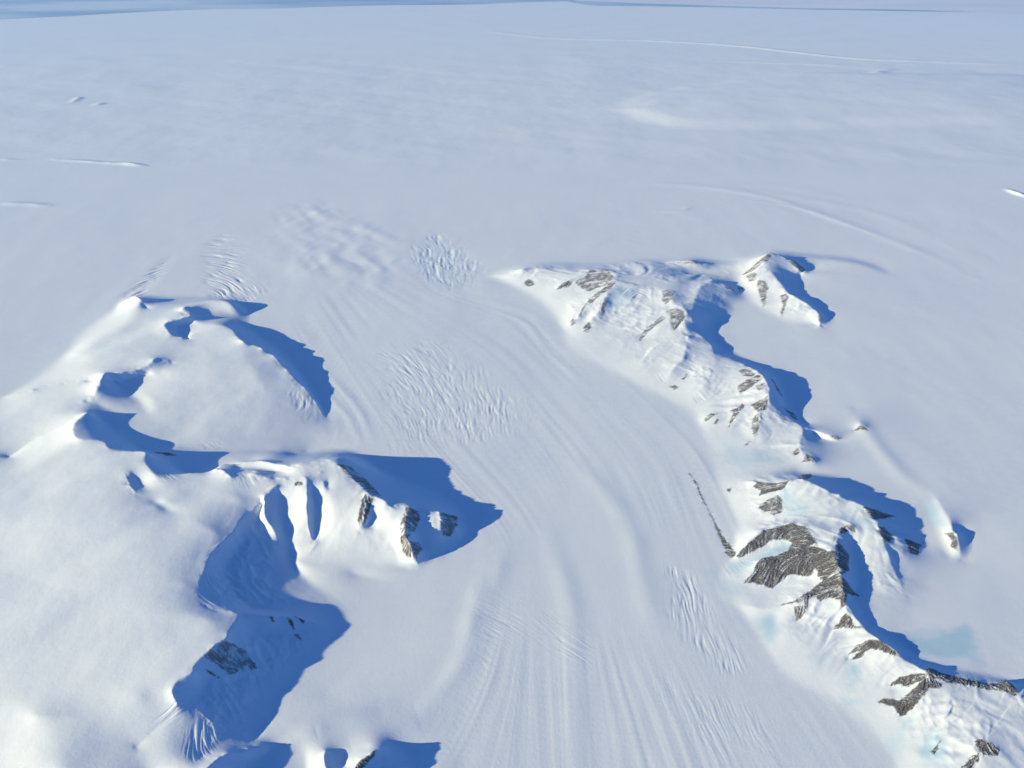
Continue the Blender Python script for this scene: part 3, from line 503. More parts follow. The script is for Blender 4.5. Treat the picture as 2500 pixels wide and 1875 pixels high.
[0.8,[[55.41,68.46],[56.93,70.31],[58.97,70.34],[58.66,67.98],[56.76,65.91],[55.04,65.86]]],
[1.0,[[60.93,87.66],[64.84,88.31],[70.25,89.52],[72.43,90.25],[72.63,87.57],[70.76,82.36],[68.13,83.23],[65.15,83.74],[62.32,84.64],[61.34,86.5]]],
[0.8,[[79.49,122.17],[81.91,123.49],[81.43,117.71],[80.3,113.79],[78.75,115.51]]],
[0.7,[[38.68,104.93],[42.99,106.29],[47.67,108.93],[49.99,108.68],[48.39,105.86],[43.67,104.34],[39.94,102.12],[37.45,102.54]]],
[0.6,[[52.3,123.16],[54.81,119.4],[55.07,115.58],[51.65,115.69],[50.86,119.13]]],
[0.5,[[60.42,114.94],[65.65,113.83],[65.81,110.48],[62.42,110.58]]],
[0.5,[[34.86,102.71],[38.29,100.57],[38.13,97.15],[35.08,97.76]]],
[0.5,[[27.78,213.22],[31.26,215.58],[36.56,214.69],[33.98,206.64],[29.64,205.05],[26.56,205.94]]],
[0.5,[[46.71,140.82],[53.47,136.82],[56.37,133.52],[46.77,132.92],[43.07,136.64]]],
[0.5,[[46.04,84.07],[48.36,84.1],[48.46,82.58],[46.38,82.35]]],
[0.5,[[48.28,76.84],[50.68,76.67],[50.64,75.76],[48.41,75.6]]],
[0.25,[[-33.0,249.33],[-28.37,266.44],[-17.49,245.34],[-14.83,223.35],[-24.57,222.67]]],
[0.5,[[50.69,68.03],[53.94,72.45],[56.74,72.99],[55.12,70.22],[51.66,66.59]]]],
'flow': [
[[-99.0,307.0],[-70.3,245.3],[-46.7,198.5],[-30.9,166.3],[-15.2,137.9],[-1.4,115.8],[4.2,96.0],[5.0,77.8],[5.1,63.4]],
[[-14.5,216.7],[3.1,204.3],[13.5,180.1],[23.9,156.0],[31.7,137.9],[33.5,121.2],[34.5,104.7],[37.4,90.1],[43.3,76.2],[46.6,63.4]],
[[-43.9,230.3],[-6.9,187.7],[8.0,158.0],[17.7,134.6],[21.7,113.2],[21.9,91.0],[25.2,76.2],[27.1,63.4]],
[[-35.5,71.6],[-27.6,77.8],[-18.0,81.9],[-9.4,91.0],[-4.5,103.6]],
[[-12.6,63.4],[-8.3,73.1],[-4.7,83.7],[-2.1,101.4]],
[[-127.3,173.0],[-122.4,213.5],[-117.0,253.4],[-111.9,285.5],[-103.8,325.0]],
[[-85.2,96.0],[-74.8,107.1],[-69.0,113.2]],
[[-64.7,70.2],[-60.0,81.9],[-56.0,96.0]],
[[-21.6,351.8],[37.5,331.3],[73.7,318.8],[112.4,293.3],[129.8,271.0],[151.2,216.7]],
[[-14.8,223.4],[15.4,271.0],[70.3,301.4]],
[[71.2,182.6],[83.2,152.1],[91.3,107.1]],
[[70.5,119.8],[71.3,101.4],[75.3,77.8]],
[[93.7,213.5],[114.2,198.5],[127.3,173.0]],
[[-46.7,126.9],[-35.4,141.2],[-30.7,143.0]],
[[-69.7,173.0],[-53.0,152.1],[-40.4,141.2]]],
'swell': [
[[[52.5,328.1],[74.7,323.7],[98.0,311.6],[112.4,293.3],[123.4,275.7],[136.6,249.3],[142.5,230.3]],0.10125,3.3000000000000003],
[[[65.4,325.0],[92.4,318.8],[123.9,301.4],[142.0,280.6],[149.9,245.3]],0.07087500000000001,4.5],
[[[75.2,326.2],[112.0,321.9],[139.6,296.0]],0.06075,6.0],
[[[89.5,307.0],[108.3,297.0],[120.9,278.1],[128.0,266.4]],0.050625,1.5],
[[[54.5,291.7],[63.5,293.3],[67.7,297.0]],0.135,1.4],
[[[-197.4,301.4],[-188.2,300.9],[-177.6,299.2]],0.35,2.4],
[[[-79.5,285.5],[-72.5,262.0],[-64.0,233.9]],0.15,5],
[[[-68.3,280.6],[-55.8,266.4],[-42.7,253.4]],0.12,4],
[[[-89.0,296.0],[-72.0,290.7],[-50.0,271.0],[-35.5,257.7]],0.12,4],
[[[-86.8,262.0],[-72.4,241.4],[-55.3,230.3]],0.105,5],
[[[-66.2,262.0],[-57.5,241.4],[-43.3,226.8]],0.12,4],
[[[-6.2,213.5],[5.7,204.3],[11.5,187.7],[16.9,177.7]],0.044000000000000004,2.0],
[[[-6.1,207.3],[4.3,198.5],[8.9,182.6],[15.3,170.7]],0.04000000000000001,1.5],
[[[-46.7,173.0],[-35.8,156.0],[-30.2,143.0]],0.0625,1.2],
[[[-46.1,164.2],[-37.3,152.1],[-32.4,141.2]],0.05,1.2],
[[[13.8,134.6],[21.3,117.1],[22.5,100.3],[23.3,90.1]],0.1,2.5],
[[[6.3,113.2],[9.6,96.0],[9.1,77.8],[8.8,63.4]],0.1,2.5],
[[[-4.6,104.7],[-6.5,93.0],[-7.5,83.7],[-13.5,73.1]],0.125,2.0],
[[[-1.3,109.5],[-2.9,100.3],[-5.0,92.0]],0.075,2],
[[[-37.9,69.1],[-31.8,71.6],[-26.3,72.9],[-18.0,75.3]],0.15,2.0],
[[[-22.7,69.1],[-17.4,71.3],[-12.8,73.3]],0.15,2.5],
[[[-31.7,66.7],[-30.2,69.7],[-27.1,71.3]],0.15,1.6],
[[[77.6,154.0],[77.9,146.5],[78.6,133.0],[81.0,125.4]],0.15,2.5],
[[[200.5,318.8],[201.1,314.0],[204.6,307.0]],0.8,1.6]],
'far': [
[[[-23.3,781.9],[37.0,736.5],[113.7,723.3],[183.8,693.3],[249.4,637.7],[300.9,621.6],[364.9,608.1]],0.66,3.0],
[[[146.9,625.5],[197.6,613.8],[244.1,604.3]],0.36,2.4],
[[[-254.7,482.3],[-256.5,495.0],[-256.4,497.7]],0.7,1.8],
[[[-238.0,474.9],[-235.9,482.3]],0.5,2],
[[[-205.9,362.9],[-187.5,359.1],[-162.5,353.3]],0.45,1.6],
[[[-175.5,357.6],[-162.5,353.3]],0.54,1.4],
[[[-231.0,362.9],[-222.6,362.9]],0.36,1.5],
[[[243.2,572.3],[249.9,577.4],[262.0,587.9]],0.72,4],
[[[197.5,315.8],[202.0,309.9]],0.6,2],
[[[58.2,466.6],[81.0,497.7],[130.6,535.6],[199.5,567.3],[247.9,572.3]],0.48,8]],
'hollow': [
[[-48.73,113.39],[-45.64,114.42],[-42.75,109.49],[-40.22,107.08],[-39.87,99.98],[-33.97,95.08],[-42.51,91.07],[-47.49,91.01],[-50.57,94.95],[-50.96,102.81]],
[[-42.8,85.29],[-38.95,89.67],[-29.51,89.48],[-33.25,81.8],[-35.73,76.02],[-37.13,70.79],[-41.04,67.8],[-46.53,73.64],[-45.82,77.75],[-44.22,82.03]]],
'calm': [
[-36.49,106.13],
[-16.68,103.99],
[-7.6,100.26],
[-7.57,84.55],
[-15.15,70.07],
[-33.79,65.62],
[-38.95,75.26],
[-27.6,92.78]],
'ripple': [
[-91.83,280.56],
[-84.47,307.02],
[-61.76,301.41],
[-36.95,271.01],
[-29.54,230.32],
[-41.82,216.71],
[-59.62,223.35],
[-73.46,233.93]],
'rise': [
[56.6,463.1],
[81.3,500.3],
[130.9,537.1],
[200.0,568.9],
[264.9,575.7],
[352.5,564.0],
[334.7,484.8],
[280.6,436.7],
[214.8,426.5],
[177.3,422.5],
[140.1,417.6],
[93.3,419.5],
[71.7,433.6]],
'sea': [
[-730.0,758.5],
[-599.4,803.4],
[-504.7,864.2],
[-456.1,886.4],
[-392.4,925.9],
[-327.6,951.2],
[-254.8,960.0],
[-158.2,987.1],
[-55.3,996.5],
[12.8,1020.6],
[72.8,1040.8],
[112.2,1111.7],
[-121.6,1135.5],
[-1148.3,1160.2]],
'lead': [
[57.6,1040.8],
[104.0,1025.6],
[154.8,1006.0],
[253.2,977.9],
[324.3,960.0],
[396.5,951.2],
[483.9,925.9],
[391.4,938.4],
[320.9,949.1],
[240.3,966.6],
[151.0,980.2],
[115.6,984.8],
[85.2,991.8]],
'pack': [
[76.5,1015.7],
[153.4,996.5],
[252.1,973.4],
[323.0,955.6],
[394.8,946.9],
[525.3,901.8],
[755.3,843.0],
[1038.0,1111.7],
[527.7,1135.5],
[114.5,1135.5]],
}

# ---------- build ----------
import bpy
SUN_EL, SUN_AZ = 14.0, 20.0          # sun height; the light travels this far away from +x towards +y
EXPOSURE = 0.88
scene = bpy.context.scene
col = scene.collection
f32 = np.float32

H = base_height(D)
DIST = np.hypot(YY, 100.0)
PX = DIST / 803.0                     # ground size of a detail worth drawing at this distance
mount = sstep(.25, 1.6, H)
edge = np.minimum(np.minimum(sstep(tv[0], tv[0] + .1, np.log(YY)), sstep(tv[-1], tv[-1] - .12, np.log(YY))), sstep(S1, S1 - .12, np.abs(XX / YY)))

def grads(A):
    at_ = np.gradient(A, STEP, axis=0); as_ = np.gradient(A, STEP, axis=1)
    gx = as_ / YY
    return gx, (at_ - XX * gx) / YY

def plain(x, y):
    """wind-packed unevenness that both ice sheets share"""
    return .16 * fbm(x / 38, y / 60, 5, 4) + .012 * fbm(x / 7, y / 9, 71, 3)

# broad wind-laid swells on the snow slopes, rougher ground on the crests
Hs = blur(H, 5, 2)
H = H + edge * plain(XX, YY)
H = H + mount * (.10 * fbm(XX / 12, YY / 12, 21, 2) + .025 * fbm(XX / 3, YY / 3, 33, 4) + .34 * gnoise((XX - .8 * YY) / 19 + .6 * gnoise(XX / 24, YY / 24, 26), (.8 * XX + YY) / 58, 25) + .06 * gnoise((XX - .8 * YY) / 8, (.8 * XX + YY) / 34, 27))
wild = np.zeros((NT, NS), f32)
for m in ('R', 'H', 'P', 'B', 'K'):
    r = poly_sdf(D['mtn'][m], .5, smooth=False)
    if r: s, d = r; wild[s] = np.maximum(wild[s], sstep(0, 4, d) * (.4 if m == 'B' else 1))
def fall_flutes(A, mask, seed, cell, n, hh):
    gx, gy = grads(A); ds = gx / YY - XX * gy / YY ** 2; dt = gy / YY
    L = np.hypot(ds, dt) + 1e-9; ds = (ds / L).astype(f32); dt = (dt / L).astype(f32)
    J, I = np.nonzero(mask)
    acc = 0
    for sg in (1, -1):
        a, b = I.astype(f32), J.astype(f32)
        for _ in range(n):
            u, v = sample(ds, a, b), sample(dt, a, b)
            a = a + sg * hh * u; b = b + sg * hh * v
            acc = acc + gnoise(a / cell, b / cell, seed)
    out = np.zeros((NT, NS), f32); out[J, I] = acc / acc.std(); return out
fl = fall_flutes(blur(H, 4, 2), wild * mount > .02, 58, 11.0, 14, 2.5)
fl = np.clip(fl, -1.8, 2.2)
H = H + wild * mount * (.03 + .075 * sstep(-.2, .4, fbm(XX / 15, YY / 15, 59, 2))) * blur(fl, 1, 1)
rx, ry = XX + 1.5 * fbm(XX / 8, YY / 8, 51, 2), YY + 1.5 * fbm(XX / 8, YY / 8, 52, 2)
rdg = (1 - np.abs(gnoise(rx / 5.5, ry / 6.5, 53))) ** 2 + .5 * (1 - np.abs(gnoise(rx / 2.4, ry / 2.8, 54))) ** 2 + .2 * gnoise(rx / .9, ry / 1.0, 55)
H = H + wild * mount * (.05 + .13 * sstep(.0, .5, fbm(XX / 13, YY / 13, 57, 2))) * (rdg - .9)
crest = np.clip(blur(line_mask(D['sharp']), 5, 2) * 9, 0, 1) * mount
H = H + crest * .05 * fbm(XX / 1.2, YY / 1.2, 41, 3)


# ice flow: directions spread out from the measured flow lines, then noise drawn along them
q = 8
xs, ys = XX[::q, ::q], YY[::q, ::q]
fx = np.zeros(xs.shape); fy = np.zeros(xs.shape)
for ln in D['flow']:
    p = dense(smooth_line(ln), 4.0); d = np.gradient(p, axis=0); d /= np.hypot(*d.T)[:, None] + 1e-9
    for (ax, ay), (dx, dy) in zip(p[::2], d[::2]):
        w = 1 / ((xs - ax) ** 2 + (ys - ay) ** 2 + 20) ** 2
        sg = np.sign(dx * .15 - dy) or 1
        fx += w * dx * sg; fy += w * dy * sg
n_ = np.hypot(fx, fy) + 1e-12
jj, ii = np.mgrid[0:NT, 0:NS]
FX = sample(fx / n_, ii / q, jj / q); FY = sample(fy / n_, ii / q, jj / q)
def flow_streaks(seed, cell, n, h):
    r = 2
    nz = gnoise(ii[::r, ::r] * r * STEP / cell, jj[::r, ::r] * r * STEP / cell, seed)
    ds = (FX / YY - XX * FY / YY ** 2)[::r, ::r]; dt = (FY / YY)[::r, ::r]
    L = np.hypot(ds, dt) + 1e-12; ds = (ds / L).astype(f32); dt = (dt / L).astype(f32)
    J, I = np.mgrid[0:nz.shape[0], 0:nz.shape[1]].astype(f32)
    acc = nz.astype(f32)
    for sg in (1, -1):
        a, b = I.copy(), J.copy()
        for _ in range(n):
            u, v = sample(ds, a, b), sample(dt, a, b)
            a += sg * h * u; b += sg * h * v
            acc += sample(nz, a, b)
    acc /= acc.std()
    return sample(acc, ii / r, jj / r)
valley = 1 - sstep(.2, 1.3, Hs)
trunk = sstep(-6, 10, 60 - np.abs(XX + 4) * .9 - .15 * np.abs(YY - 150)) * .8 + .2
streak = trunk * (1.0 * flow_streaks(91, .030, 44, 5.0) + 1.6 * flow_streaks(93, .075, 44, 6.0) + .16 * flow_streaks(92, .012, 60, 1.8))
s, d = poly_sdf(D['calm'], 8)
streak[s] *= 1 - .85 * sstep(-6, 3, d)
H = H + edge * valley * .009 * streak * sstep(-.5, .6, fbm(XX / 30, YY / 40, 95, 2))

# rough, jumbled snow inside the shaded hollows
for pl in D['hollow']:
    r = poly_sdf(pl, 1); s, d = r; X, Y = XX[s], YY[s]
    H[s] += sstep(0, 4, d) * (.34 * fbm(X / 3.2, Y / 3.6, 111, 5, .6) + .22 * (1 - np.abs(gnoise(X / 2.1 + .4 * Y, Y / 4, 113))) ** 2)
# low swells
def add_lines(A, X, Y, items):
    for pl, a, w in items:
        p = smooth_line(pl, 5); pad = 3.2 * w
        m = (X > p[:, 0].min() - pad) & (X < p[:, 0].max() + pad) & (Y > p[:, 1].min() - pad) & (Y < p[:, 1].max() + pad)
        if not m.any(): continue
        x, y = X[m], Y[m]; d = np.full(x.shape, 1e9); k = np.zeros(x.shape); n = len(p) - 1
        for i, ((ax, ay), (bx, by)) in enumerate(zip(p[:-1], p[1:])):
            vx, vy = bx - ax, by - ay; t = np.clip(((x - ax) * vx + (y - ay) * vy) / (vx * vx + vy * vy + 1e-9), 0, 1)
            e = (x - ax - t * vx) ** 2 + (y - ay - t * vy) ** 2
            c = e < d; d[c] = e[c]; k[c] = ((i + t) / n)[c]
        A[m] += a * np.exp(-d / (2 * w * w * .35)) * np.sin(np.clip(k, .04, .96) * np.pi) ** .5 * (1 + .4 * gnoise(x / (w * 3), y / (w * 3), 9))
    return A
H = add_lines(H, XX, YY, D['swell'])
r = poly_sdf(D['ripple'], 6)
s, d = r; X, Y = XX[s], YY[s]
wx = X + 3 * fbm(X / 14, Y / 14, 81, 2); wy = Y + 3 * fbm(X / 14, Y / 14, 82, 2)
H[s] += sstep(-2, 16, d) * .13 * (gnoise((wx + .55 * wy) / 6.5, (wy - .5 * wx) / 17, 83) + .5 * gnoise((wx - .3 * wy) / 5, (wy + .3 * wx) / 14, 84))

# which object each cell belongs to
mt = np.zeros((NT, NS), np.int16)
keys = list(D['mtn'])
for k, m in enumerate(keys):
    r = poly_sdf(D['mtn'][m], .5, smooth=False)
    if r is None: continue
    s, d = r; mt[s][d > 0] = k + 1

mt0 = mt

# crevasses: broken ridges and cracks across the flow
crev_id = np.zeros((NT, NS), np.int16)
for k, (poly, amt, (dx, dy), sp, (ex, ey)) in enumerate(D['crev']):
    r = poly_sdf(poly, 4)
    if r is None: continue
    s, d = r; X, Y = XX[s], YY[s]
    cx, cy = np.mean(poly, 0); hw = np.ptp(np.array(poly)[:, 0]) / 2
    t = np.clip((X - cx) / hw * .5 + .5, 0, 1); dx = dx + (ex - dx) * t; dy = dy + (ey - dy) * t
    n_ = np.hypot(dx, dy); dx, dy = dx / n_, dy / n_
    b = -(X - cx) * dy + (Y - cy) * dx + 1.0 * fbm(X / 10, Y / 10, 300 + k, 2); a = (X - cx) * dx + (Y - cy) * dy
    s1 = sp * 1.9
    n1 = gnoise(b / s1, a / (s1 * 13), 210 + k); n2 = gnoise(b / (s1 * .75) + 9, a / (s1 * 9), 230 + k)
    brk = sstep(-.45, .25, gnoise(b / (s1 * 1.5), a / (s1 * 6), 240 + k))
    c = -1.0 * np.exp(-(n1 / .24) ** 2) * brk - .6 * np.exp(-(n2 / .22) ** 2) * (1 - .6 * brk) + .25 * n1
    patch = .3 + .7 * sstep(-.35, .35, fbm(X / 7, Y / 7, 250 + k, 3))
    fd = min(12.0, .8 * d.max()); w = sstep(-.5, fd, d + .35 * fd * fbm(X / 5, Y / 5, 270 + k, 3)) * patch
    H[s] += .17 * amt * sp * w * c
    if k < 15: crev_id[s][(d > 0)] = k + 1
    else: crev_id[s][(d > 0) & (crev_id[s] == 0) & (mt0[s] > 0)] = k + 1

# bare rock: irregular outlines, gullies and snow streaks that run down the fall line
gx, gy = grads(blur(H, 3, 2))
rock = np.zeros((NT, NS), f32); rock_id = np.zeros((NT, NS), np.int16); share = np.zeros((NT, NS), f32); core_ = np.zeros((NT, NS), f32)
for k, (m, sn, poly) in enumerate(D['rock']):
    r = poly_sdf(poly, 2.0, smooth=False)
    if r is None: continue
    s, d = r; X, Y = XX[s], YY[s]
    d = d + .42 * fbm(X / 1.3, Y / 1.3, 400 + k, 5, .6) + .04
    v = sstep(-.6, .6, d / PX[s])
    rock[s] = np.maximum(rock[s], v); sn = {'R': sn + .3, 'P': sn + .25, 'H': sn + .12, 'M': .5}.get(m, sn); share[s] = np.where(d > -1, sn, share[s]); rock_id[s][d > 0] = k + 1
    core_[s] = np.maximum(core_[s], sstep(0, 1.2, d))
near = blur(rock, 6, 2) > .004
J, I = np.nonzero(near)
ds = gx / YY - XX * gy / YY ** 2; dt = gy / YY
L_ = np.hypot(ds, dt) + 1e-9; ds = (ds / L_).astype(f32); dt = (dt / L_).astype(f32)
def fall_streaks(seed, cell, n):
    def nz(i, j): return gnoise(i / cell, j / cell, seed) + .5 * gnoise(i / cell * 2.3, j / cell * 2.3, seed + 1)
    acc = nz(I.astype(float), J.astype(float))
    for sg in (1, -1):
        a, b = I.astype(f32), J.astype(f32)
        for _ in range(n):
            u, v = sample(ds, a, b), sample(dt, a, b)
            a = a + sg * u; b = b + sg * v
            acc = acc + nz(a, b)
    rk = np.empty(len(acc), f32); rk[np.argsort(acc)] = np.linspace(0, 1, len(acc)); return rk
st = np.full((NT, NS), .5, f32)
st[J, I] = .5 * fall_streaks(500, 1.3, 5) + .3 * fall_streaks(520, 3.2, 10) + .2 * fall_streaks(530, 6.0, 14)
patchy = .5 + .5 * fbm(XX[J, I] / 2.5, YY[J, I] / 2.5, 540, 3) * 1.6
sx = np.zeros((NT, NS), f32); sx[J, I] = np.clip(share[J, I] * (.7 + .6 * patchy), 0, .9)
snowy = .85 * sstep(.92 - .66 * sx - .26, .92 - .66 * sx + .22, st)
keep = np.zeros((NT, NS), f32); keep[J, I] = sstep(-.30, .30, fbm(XX[J, I] / 1.7, YY[J, I] / 1.7, 560, 4))
snowy = snowy * (.25 + .75 * keep)
H = H + blur(rock, 2, 1) * (st - .5) * .36
rock = rock * (1 - snowy)
rock_part = rock_id.copy()

# blue ice
ice = np.zeros((NT, NS), f32); ice_id = np.zeros((NT, NS), np.int16)
for k, (sgt, poly) in enumerate(D['blue']):
    r = poly_sdf(poly, 3)
    if r is None: continue
    s, d = r; X, Y = XX[s], YY[s]
    ice[s] = np.maximum(ice[s], sgt * sstep(-1.2, 1.6, d + 1.8 * fbm(X / 4, Y / 3, 600 + k, 4)))
    ice_id[s][d > .3] = k + 1

# ---------- normals from the whole sheet so that split objects join without seams
def normals(X, Y, Z):
    P = np.stack([X, Y, Z], -1).astype(np.float64)
    a = np.gradient(P, axis=1); b = np.gradient(P, axis=0)
    n = np.cross(a, b); n /= np.linalg.norm(n, axis=-1, keepdims=True); return n.astype(f32)

# ---------- materials
def node(nt, t, **kw):
    n = nt.nodes.new(t)
    for k, v in kw.items(): setattr(n, k, v)
    return n
def snow_material(name):
    m = bpy.data.materials.new(name); m.use_nodes = True; nt = m.node_tree; l = nt.links.new
    b = nt.nodes['Principled BSDF']
    b.inputs['Roughness'].default_value = .62; b.inputs['Specular IOR Level'].default_value = .12
    geo = node(nt, 'ShaderNodeNewGeometry')
    def noise(scale, detail=4, rough=.55, vec=None):
        n = node(nt, 'ShaderNodeTexNoise'); n.inputs['Scale'].default_value = scale; n.inputs['Detail'].default_value = detail; n.inputs['Roughness'].default_value = rough
        l(vec or geo.outputs['Position'], n.inputs['Vector']); return n
    def attr(a):
        n = node(nt, 'ShaderNodeAttribute'); n.attribute_name = a; return n.outputs['Fac']
    def mix(f, a, c):
        n = node(nt, 'ShaderNodeMix', data_type='RGBA'); 
        if hasattr(f, 'is_linked'): l(f, n.inputs[0])
        else: n.inputs[0].default_value = f
        for s, v in ((6, a), (7, c)):
            if hasattr(v, 'is_linked'): l(v, n.inputs[s])
            else: n.inputs[s].default_value = (*v, 1)
        return n.outputs[2]
    def ramp(v, a, c):
        n = node(nt, 'ShaderNodeMapRange'); l(v, n.inputs[0]); n.inputs[1].default_value = a; n.inputs[2].default_value = c; return n.outputs[0]
    packed = mix(ramp(noise(.035, 5).outputs[0], .35, .65), (.84, .86, .88), (.80, .83, .87))
    packed = mix(ramp(noise(.6, 6, .65).outputs[0], .4, .75), packed, (.86, .87, .88))
    iced = mix(attr('ice'), packed, (.52, .70, .80))
    rcol = mix(ramp(noise(1.3, 8, .7).outputs[0], .3, .7), (.11, .10, .106), (.20, .185, .185))
    rcol = mix(ramp(noise(4.5, 6, .72).outputs[0], .52, .72), rcol, (.40, .39, .40))
    rcol = mix(ramp(noise(.45, 5, .65).outputs[0], .45, .62), rcol, (.135, .112, .10))
    base = mix(attr('rock'), iced, rcol)
    l(base, b.inputs['Base Color'])
    bp = node(nt, 'ShaderNodeBump'); bp.inputs['Strength'].default_value = .32; bp.inputs['Distance'].default_value = .06
    l(noise(2.2, 7, .62).outputs[0], bp.inputs['Height'])
    bp2 = node(nt, 'ShaderNodeBump'); bp2.inputs['Distance'].default_value = .35
    l(noise(3.2, 8, .75).outputs[0], bp2.inputs['Height']); l(attr('rock'), bp2.inputs['Strength'])
    l(bp.outputs[0], bp2.inputs['Normal']); l(bp2.outputs[0], b.inputs['Normal'])
    return m
def plain_material(name, c1, c2, scale, rough=.5):
    m = bpy.data.materials.new(name); m.use_nodes = True; nt = m.node_tree; l = nt.links.new
    b = nt.nodes['Principled BSDF']; b.inputs['Roughness'].default_value = rough; b.inputs['Specular IOR Level'].default_value = .1
    geo = node(nt, 'ShaderNodeNewGeometry'); mp = node(nt, 'ShaderNodeVectorMath', operation='MULTIPLY'); mp.inputs[1].default_value = (.35, 1, 1)
    l(geo.outputs['Position'], mp.inputs[0])
    n = node(nt, 'ShaderNodeTexNoise'); n.inputs['Scale'].default_value = scale; n.inputs['Detail'].default_value = 7; l(mp.outputs[0], n.inputs['Vector'])
    r = node(nt, 'ShaderNodeValToRGB'); r.color_ramp.elements[0].position = .4; r.color_ramp.elements[1].position = .62
    r.color_ramp.elements[0].color = (*c1, 1); r.color_ramp.elements[1].color = (*c2, 1)
    l(n.outputs[0], r.inputs[0]); l(r.outputs[0], b.inputs['Base Color']); return m
SNOW = snow_material('snow_and_rock')

# ---------- meshes
def put(name, V, N, Q, attrs, mat, parent=None, label=None, cat=None, group=None, kind=None):
    c = np.array([(V[:, 0].min() + V[:, 0].max()) / 2, (V[:, 1].min() + V[:, 1].max()) / 2, 0.0])
    me = bpy.data.meshes.new(name); nv, nq = len(V), len(Q)
    me.vertices.add(nv); me.vertices.foreach_set('co', (V - c).astype(f32).ravel())
    me.loops.add(nq * 4); me.loops.foreach_set('vertex_index', Q.astype(np.int32).ravel())
    me.polygons.add(nq); me.polygons.foreach_set('loop_start', np.arange(nq, dtype=np.int32) * 4)
    me.update(calc_edges=True)
    me.polygons.foreach_set('use_smooth', np.ones(nq, bool))
    for a, v in attrs.items():
        me.attributes.new(a, 'FLOAT', 'POINT').data.foreach_set('value', v.astype(f32))
    me.materials.append(mat)
    if N is not None: me.normals_split_custom_set_from_vertices(N)
    o = bpy.data.objects.new(name, me); col.objects.link(o)
    if parent is not None:
        o.parent = parent; o.location = c - np.array(parent.location)
    else: o.location = c
    for k, v in (('label', label), ('category', cat), ('group', group), ('kind', kind)):
        if v: o[k] = v
    return o
NRM = normals(XX, YY, H)
VID = np.arange(NT * NS).reshape(NT, NS)
QUADS = np.stack([VID[:-1, :-1], VID[:-1, 1:], VID[1:, 1:], VID[1:, :-1]], -1).reshape(-1, 4)
cell = (mt[:-1, :-1].astype(np.int32)).ravel()
rcell = rock_part[:-1, :-1].ravel().astype(np.int32); ccell = crev_id[:-1, :-1].ravel().astype(np.int32)
icell = ice_id[:-1, :-1].ravel().astype(np.int32)
CODE = np.where(rcell > 0, 1000 + rcell, np.where(cell > 0, np.where(icell > 0, 20000 + 100 * cell + icell, np.where(ccell > 0, 30000 + 100 * cell + ccell, cell)), np.where(ccell > 0, 500 + ccell, 0)))
order = np.argsort(CODE, kind='stable'); cs = CODE[order]
VX = np.stack([XX, YY, H], -1).reshape(-1, 3); VN = NRM.reshape(-1, 3)
AR, AI = rock.ravel(), ice.ravel()
def part(code, name, **kw):
    a, b = np.searchsorted(cs, code), np.searchsorted(cs, code, 'right')
    if b - a < 3: return None
    Q = QUADS[order[a:b]]; u, inv = np.unique(Q, return_inverse=True)
    return put(name, VX[u], VN[u], inv.reshape(-1, 4), {'rock': AR[u], 'ice': AI[u]}, SNOW, **kw)

NAMES = {
 'A': ('mountain', 'snow-covered mountain on the left with broad white dome and long saw-toothed shadow', 'mountain'),
 'C': ('mountain', 'smooth rounded snow dome in the lower left above a large blue-shaded hollow', 'mountain'),
 'B': ('mountain', 'buttressed snow ridge with dark rock ribs and a pointed blue shadow beside the glacier', 'mountain'),
 'R': ('mountain', 'long bright snow range across the glacier with grey cliffs on its upper left end', 'mountain'),
 'P': ('mountain', 'small sharp peak with dark rock summit at the far right end of the mountains', 'mountain'),
 'H': ('mountain', 'rocky range at lower right with two dark brown rock bowls facing the glacier', 'mountain'),
 'T': ('nunatak', 'little dark rock tooth with a white snow tail on the right snowfield', 'rock peak'),
 'N': ('nunatak', 'tiny rock knob with a short shadow alone on the snowfield beside the long bright range', 'rock peak'),
 'K': ('mountain', 'snow ridge with a thin rock crest cut off by the bottom edge of the photo', 'mountain'),
 'J': ('mountain', 'shaded snow shoulder at the bottom edge, left of the ridge with thin rock crest', 'mountain'),
}
tops = {}
for k, m in enumerate(keys):
    n, lab, cat = NAMES[m]
    a0, b0 = np.searchsorted(cs, k + 1), np.searchsorted(cs, k + 1, 'right')
    vq = VX[QUADS[order[a0:b0], 0]]
    e = bpy.data.objects.new(n, None); col.objects.link(e); e.location = (vq[:, 0].mean(), vq[:, 1].mean(), 0); e.empty_display_size = 5
    e['label'], e['category'], e['kind'] = lab, cat, 'thing'
    tops[m] = e
    part(k + 1, 'snow_cover', parent=e)
    for q_ in range(1, len(D['blue']) + 1): part(20000 + 100 * (k + 1) + q_, 'blue_ice', parent=e)
    for q_ in range(1, len(D['crev']) + 1): part(30000 + 100 * (k + 1) + q_, 'crevassed_ice', parent=e)
    if n == 'nunatak': continue
    e['group'] = ('mountains around the glacier')
for k, (m, sn, poly) in enumerate(D['rock']):
    if m == 'M':
        part(1001 + k, 'moraine', label='thin dark curved band of rubble along the glacier edge below the rock bowls', cat='moraine', kind='thing')
    else:
        part(1001 + k, 'rock_face', parent=tops[m])
part(0, 'glacier', kind='structure', label='wide white glacier flowing between the mountains', cat='glacier')
CLAB = ['large fan of fine crevasses in the middle of the glacier', 'dense blue crevasses at the top of the glacier left of the bright range', 'rough white icefall beyond the left mountain',
 'ragged line of blue cracks at the upper left foot of the left mountain', 'fine crevasses on the lower middle of the glacier', 'steep crevassed band along the glacier below the rock bowls', 'faint sparse crevasses at the lower right of the glacier',
 'crevassed ice on the right shoulder of the left dome', 'crevassed slope near the bottom left edge', 'short row of cracks beside the shaded hollow at the bottom', 'cracked snow lip at the upper rim of the shaded hollow',
 'cracked ice below the cliffs of the bright range', 'short cracks at the foot of the bright range', 'small crack patch below the middle rocks of the bright range', 'crevassed ice tongue leaving the upper rock bowl']
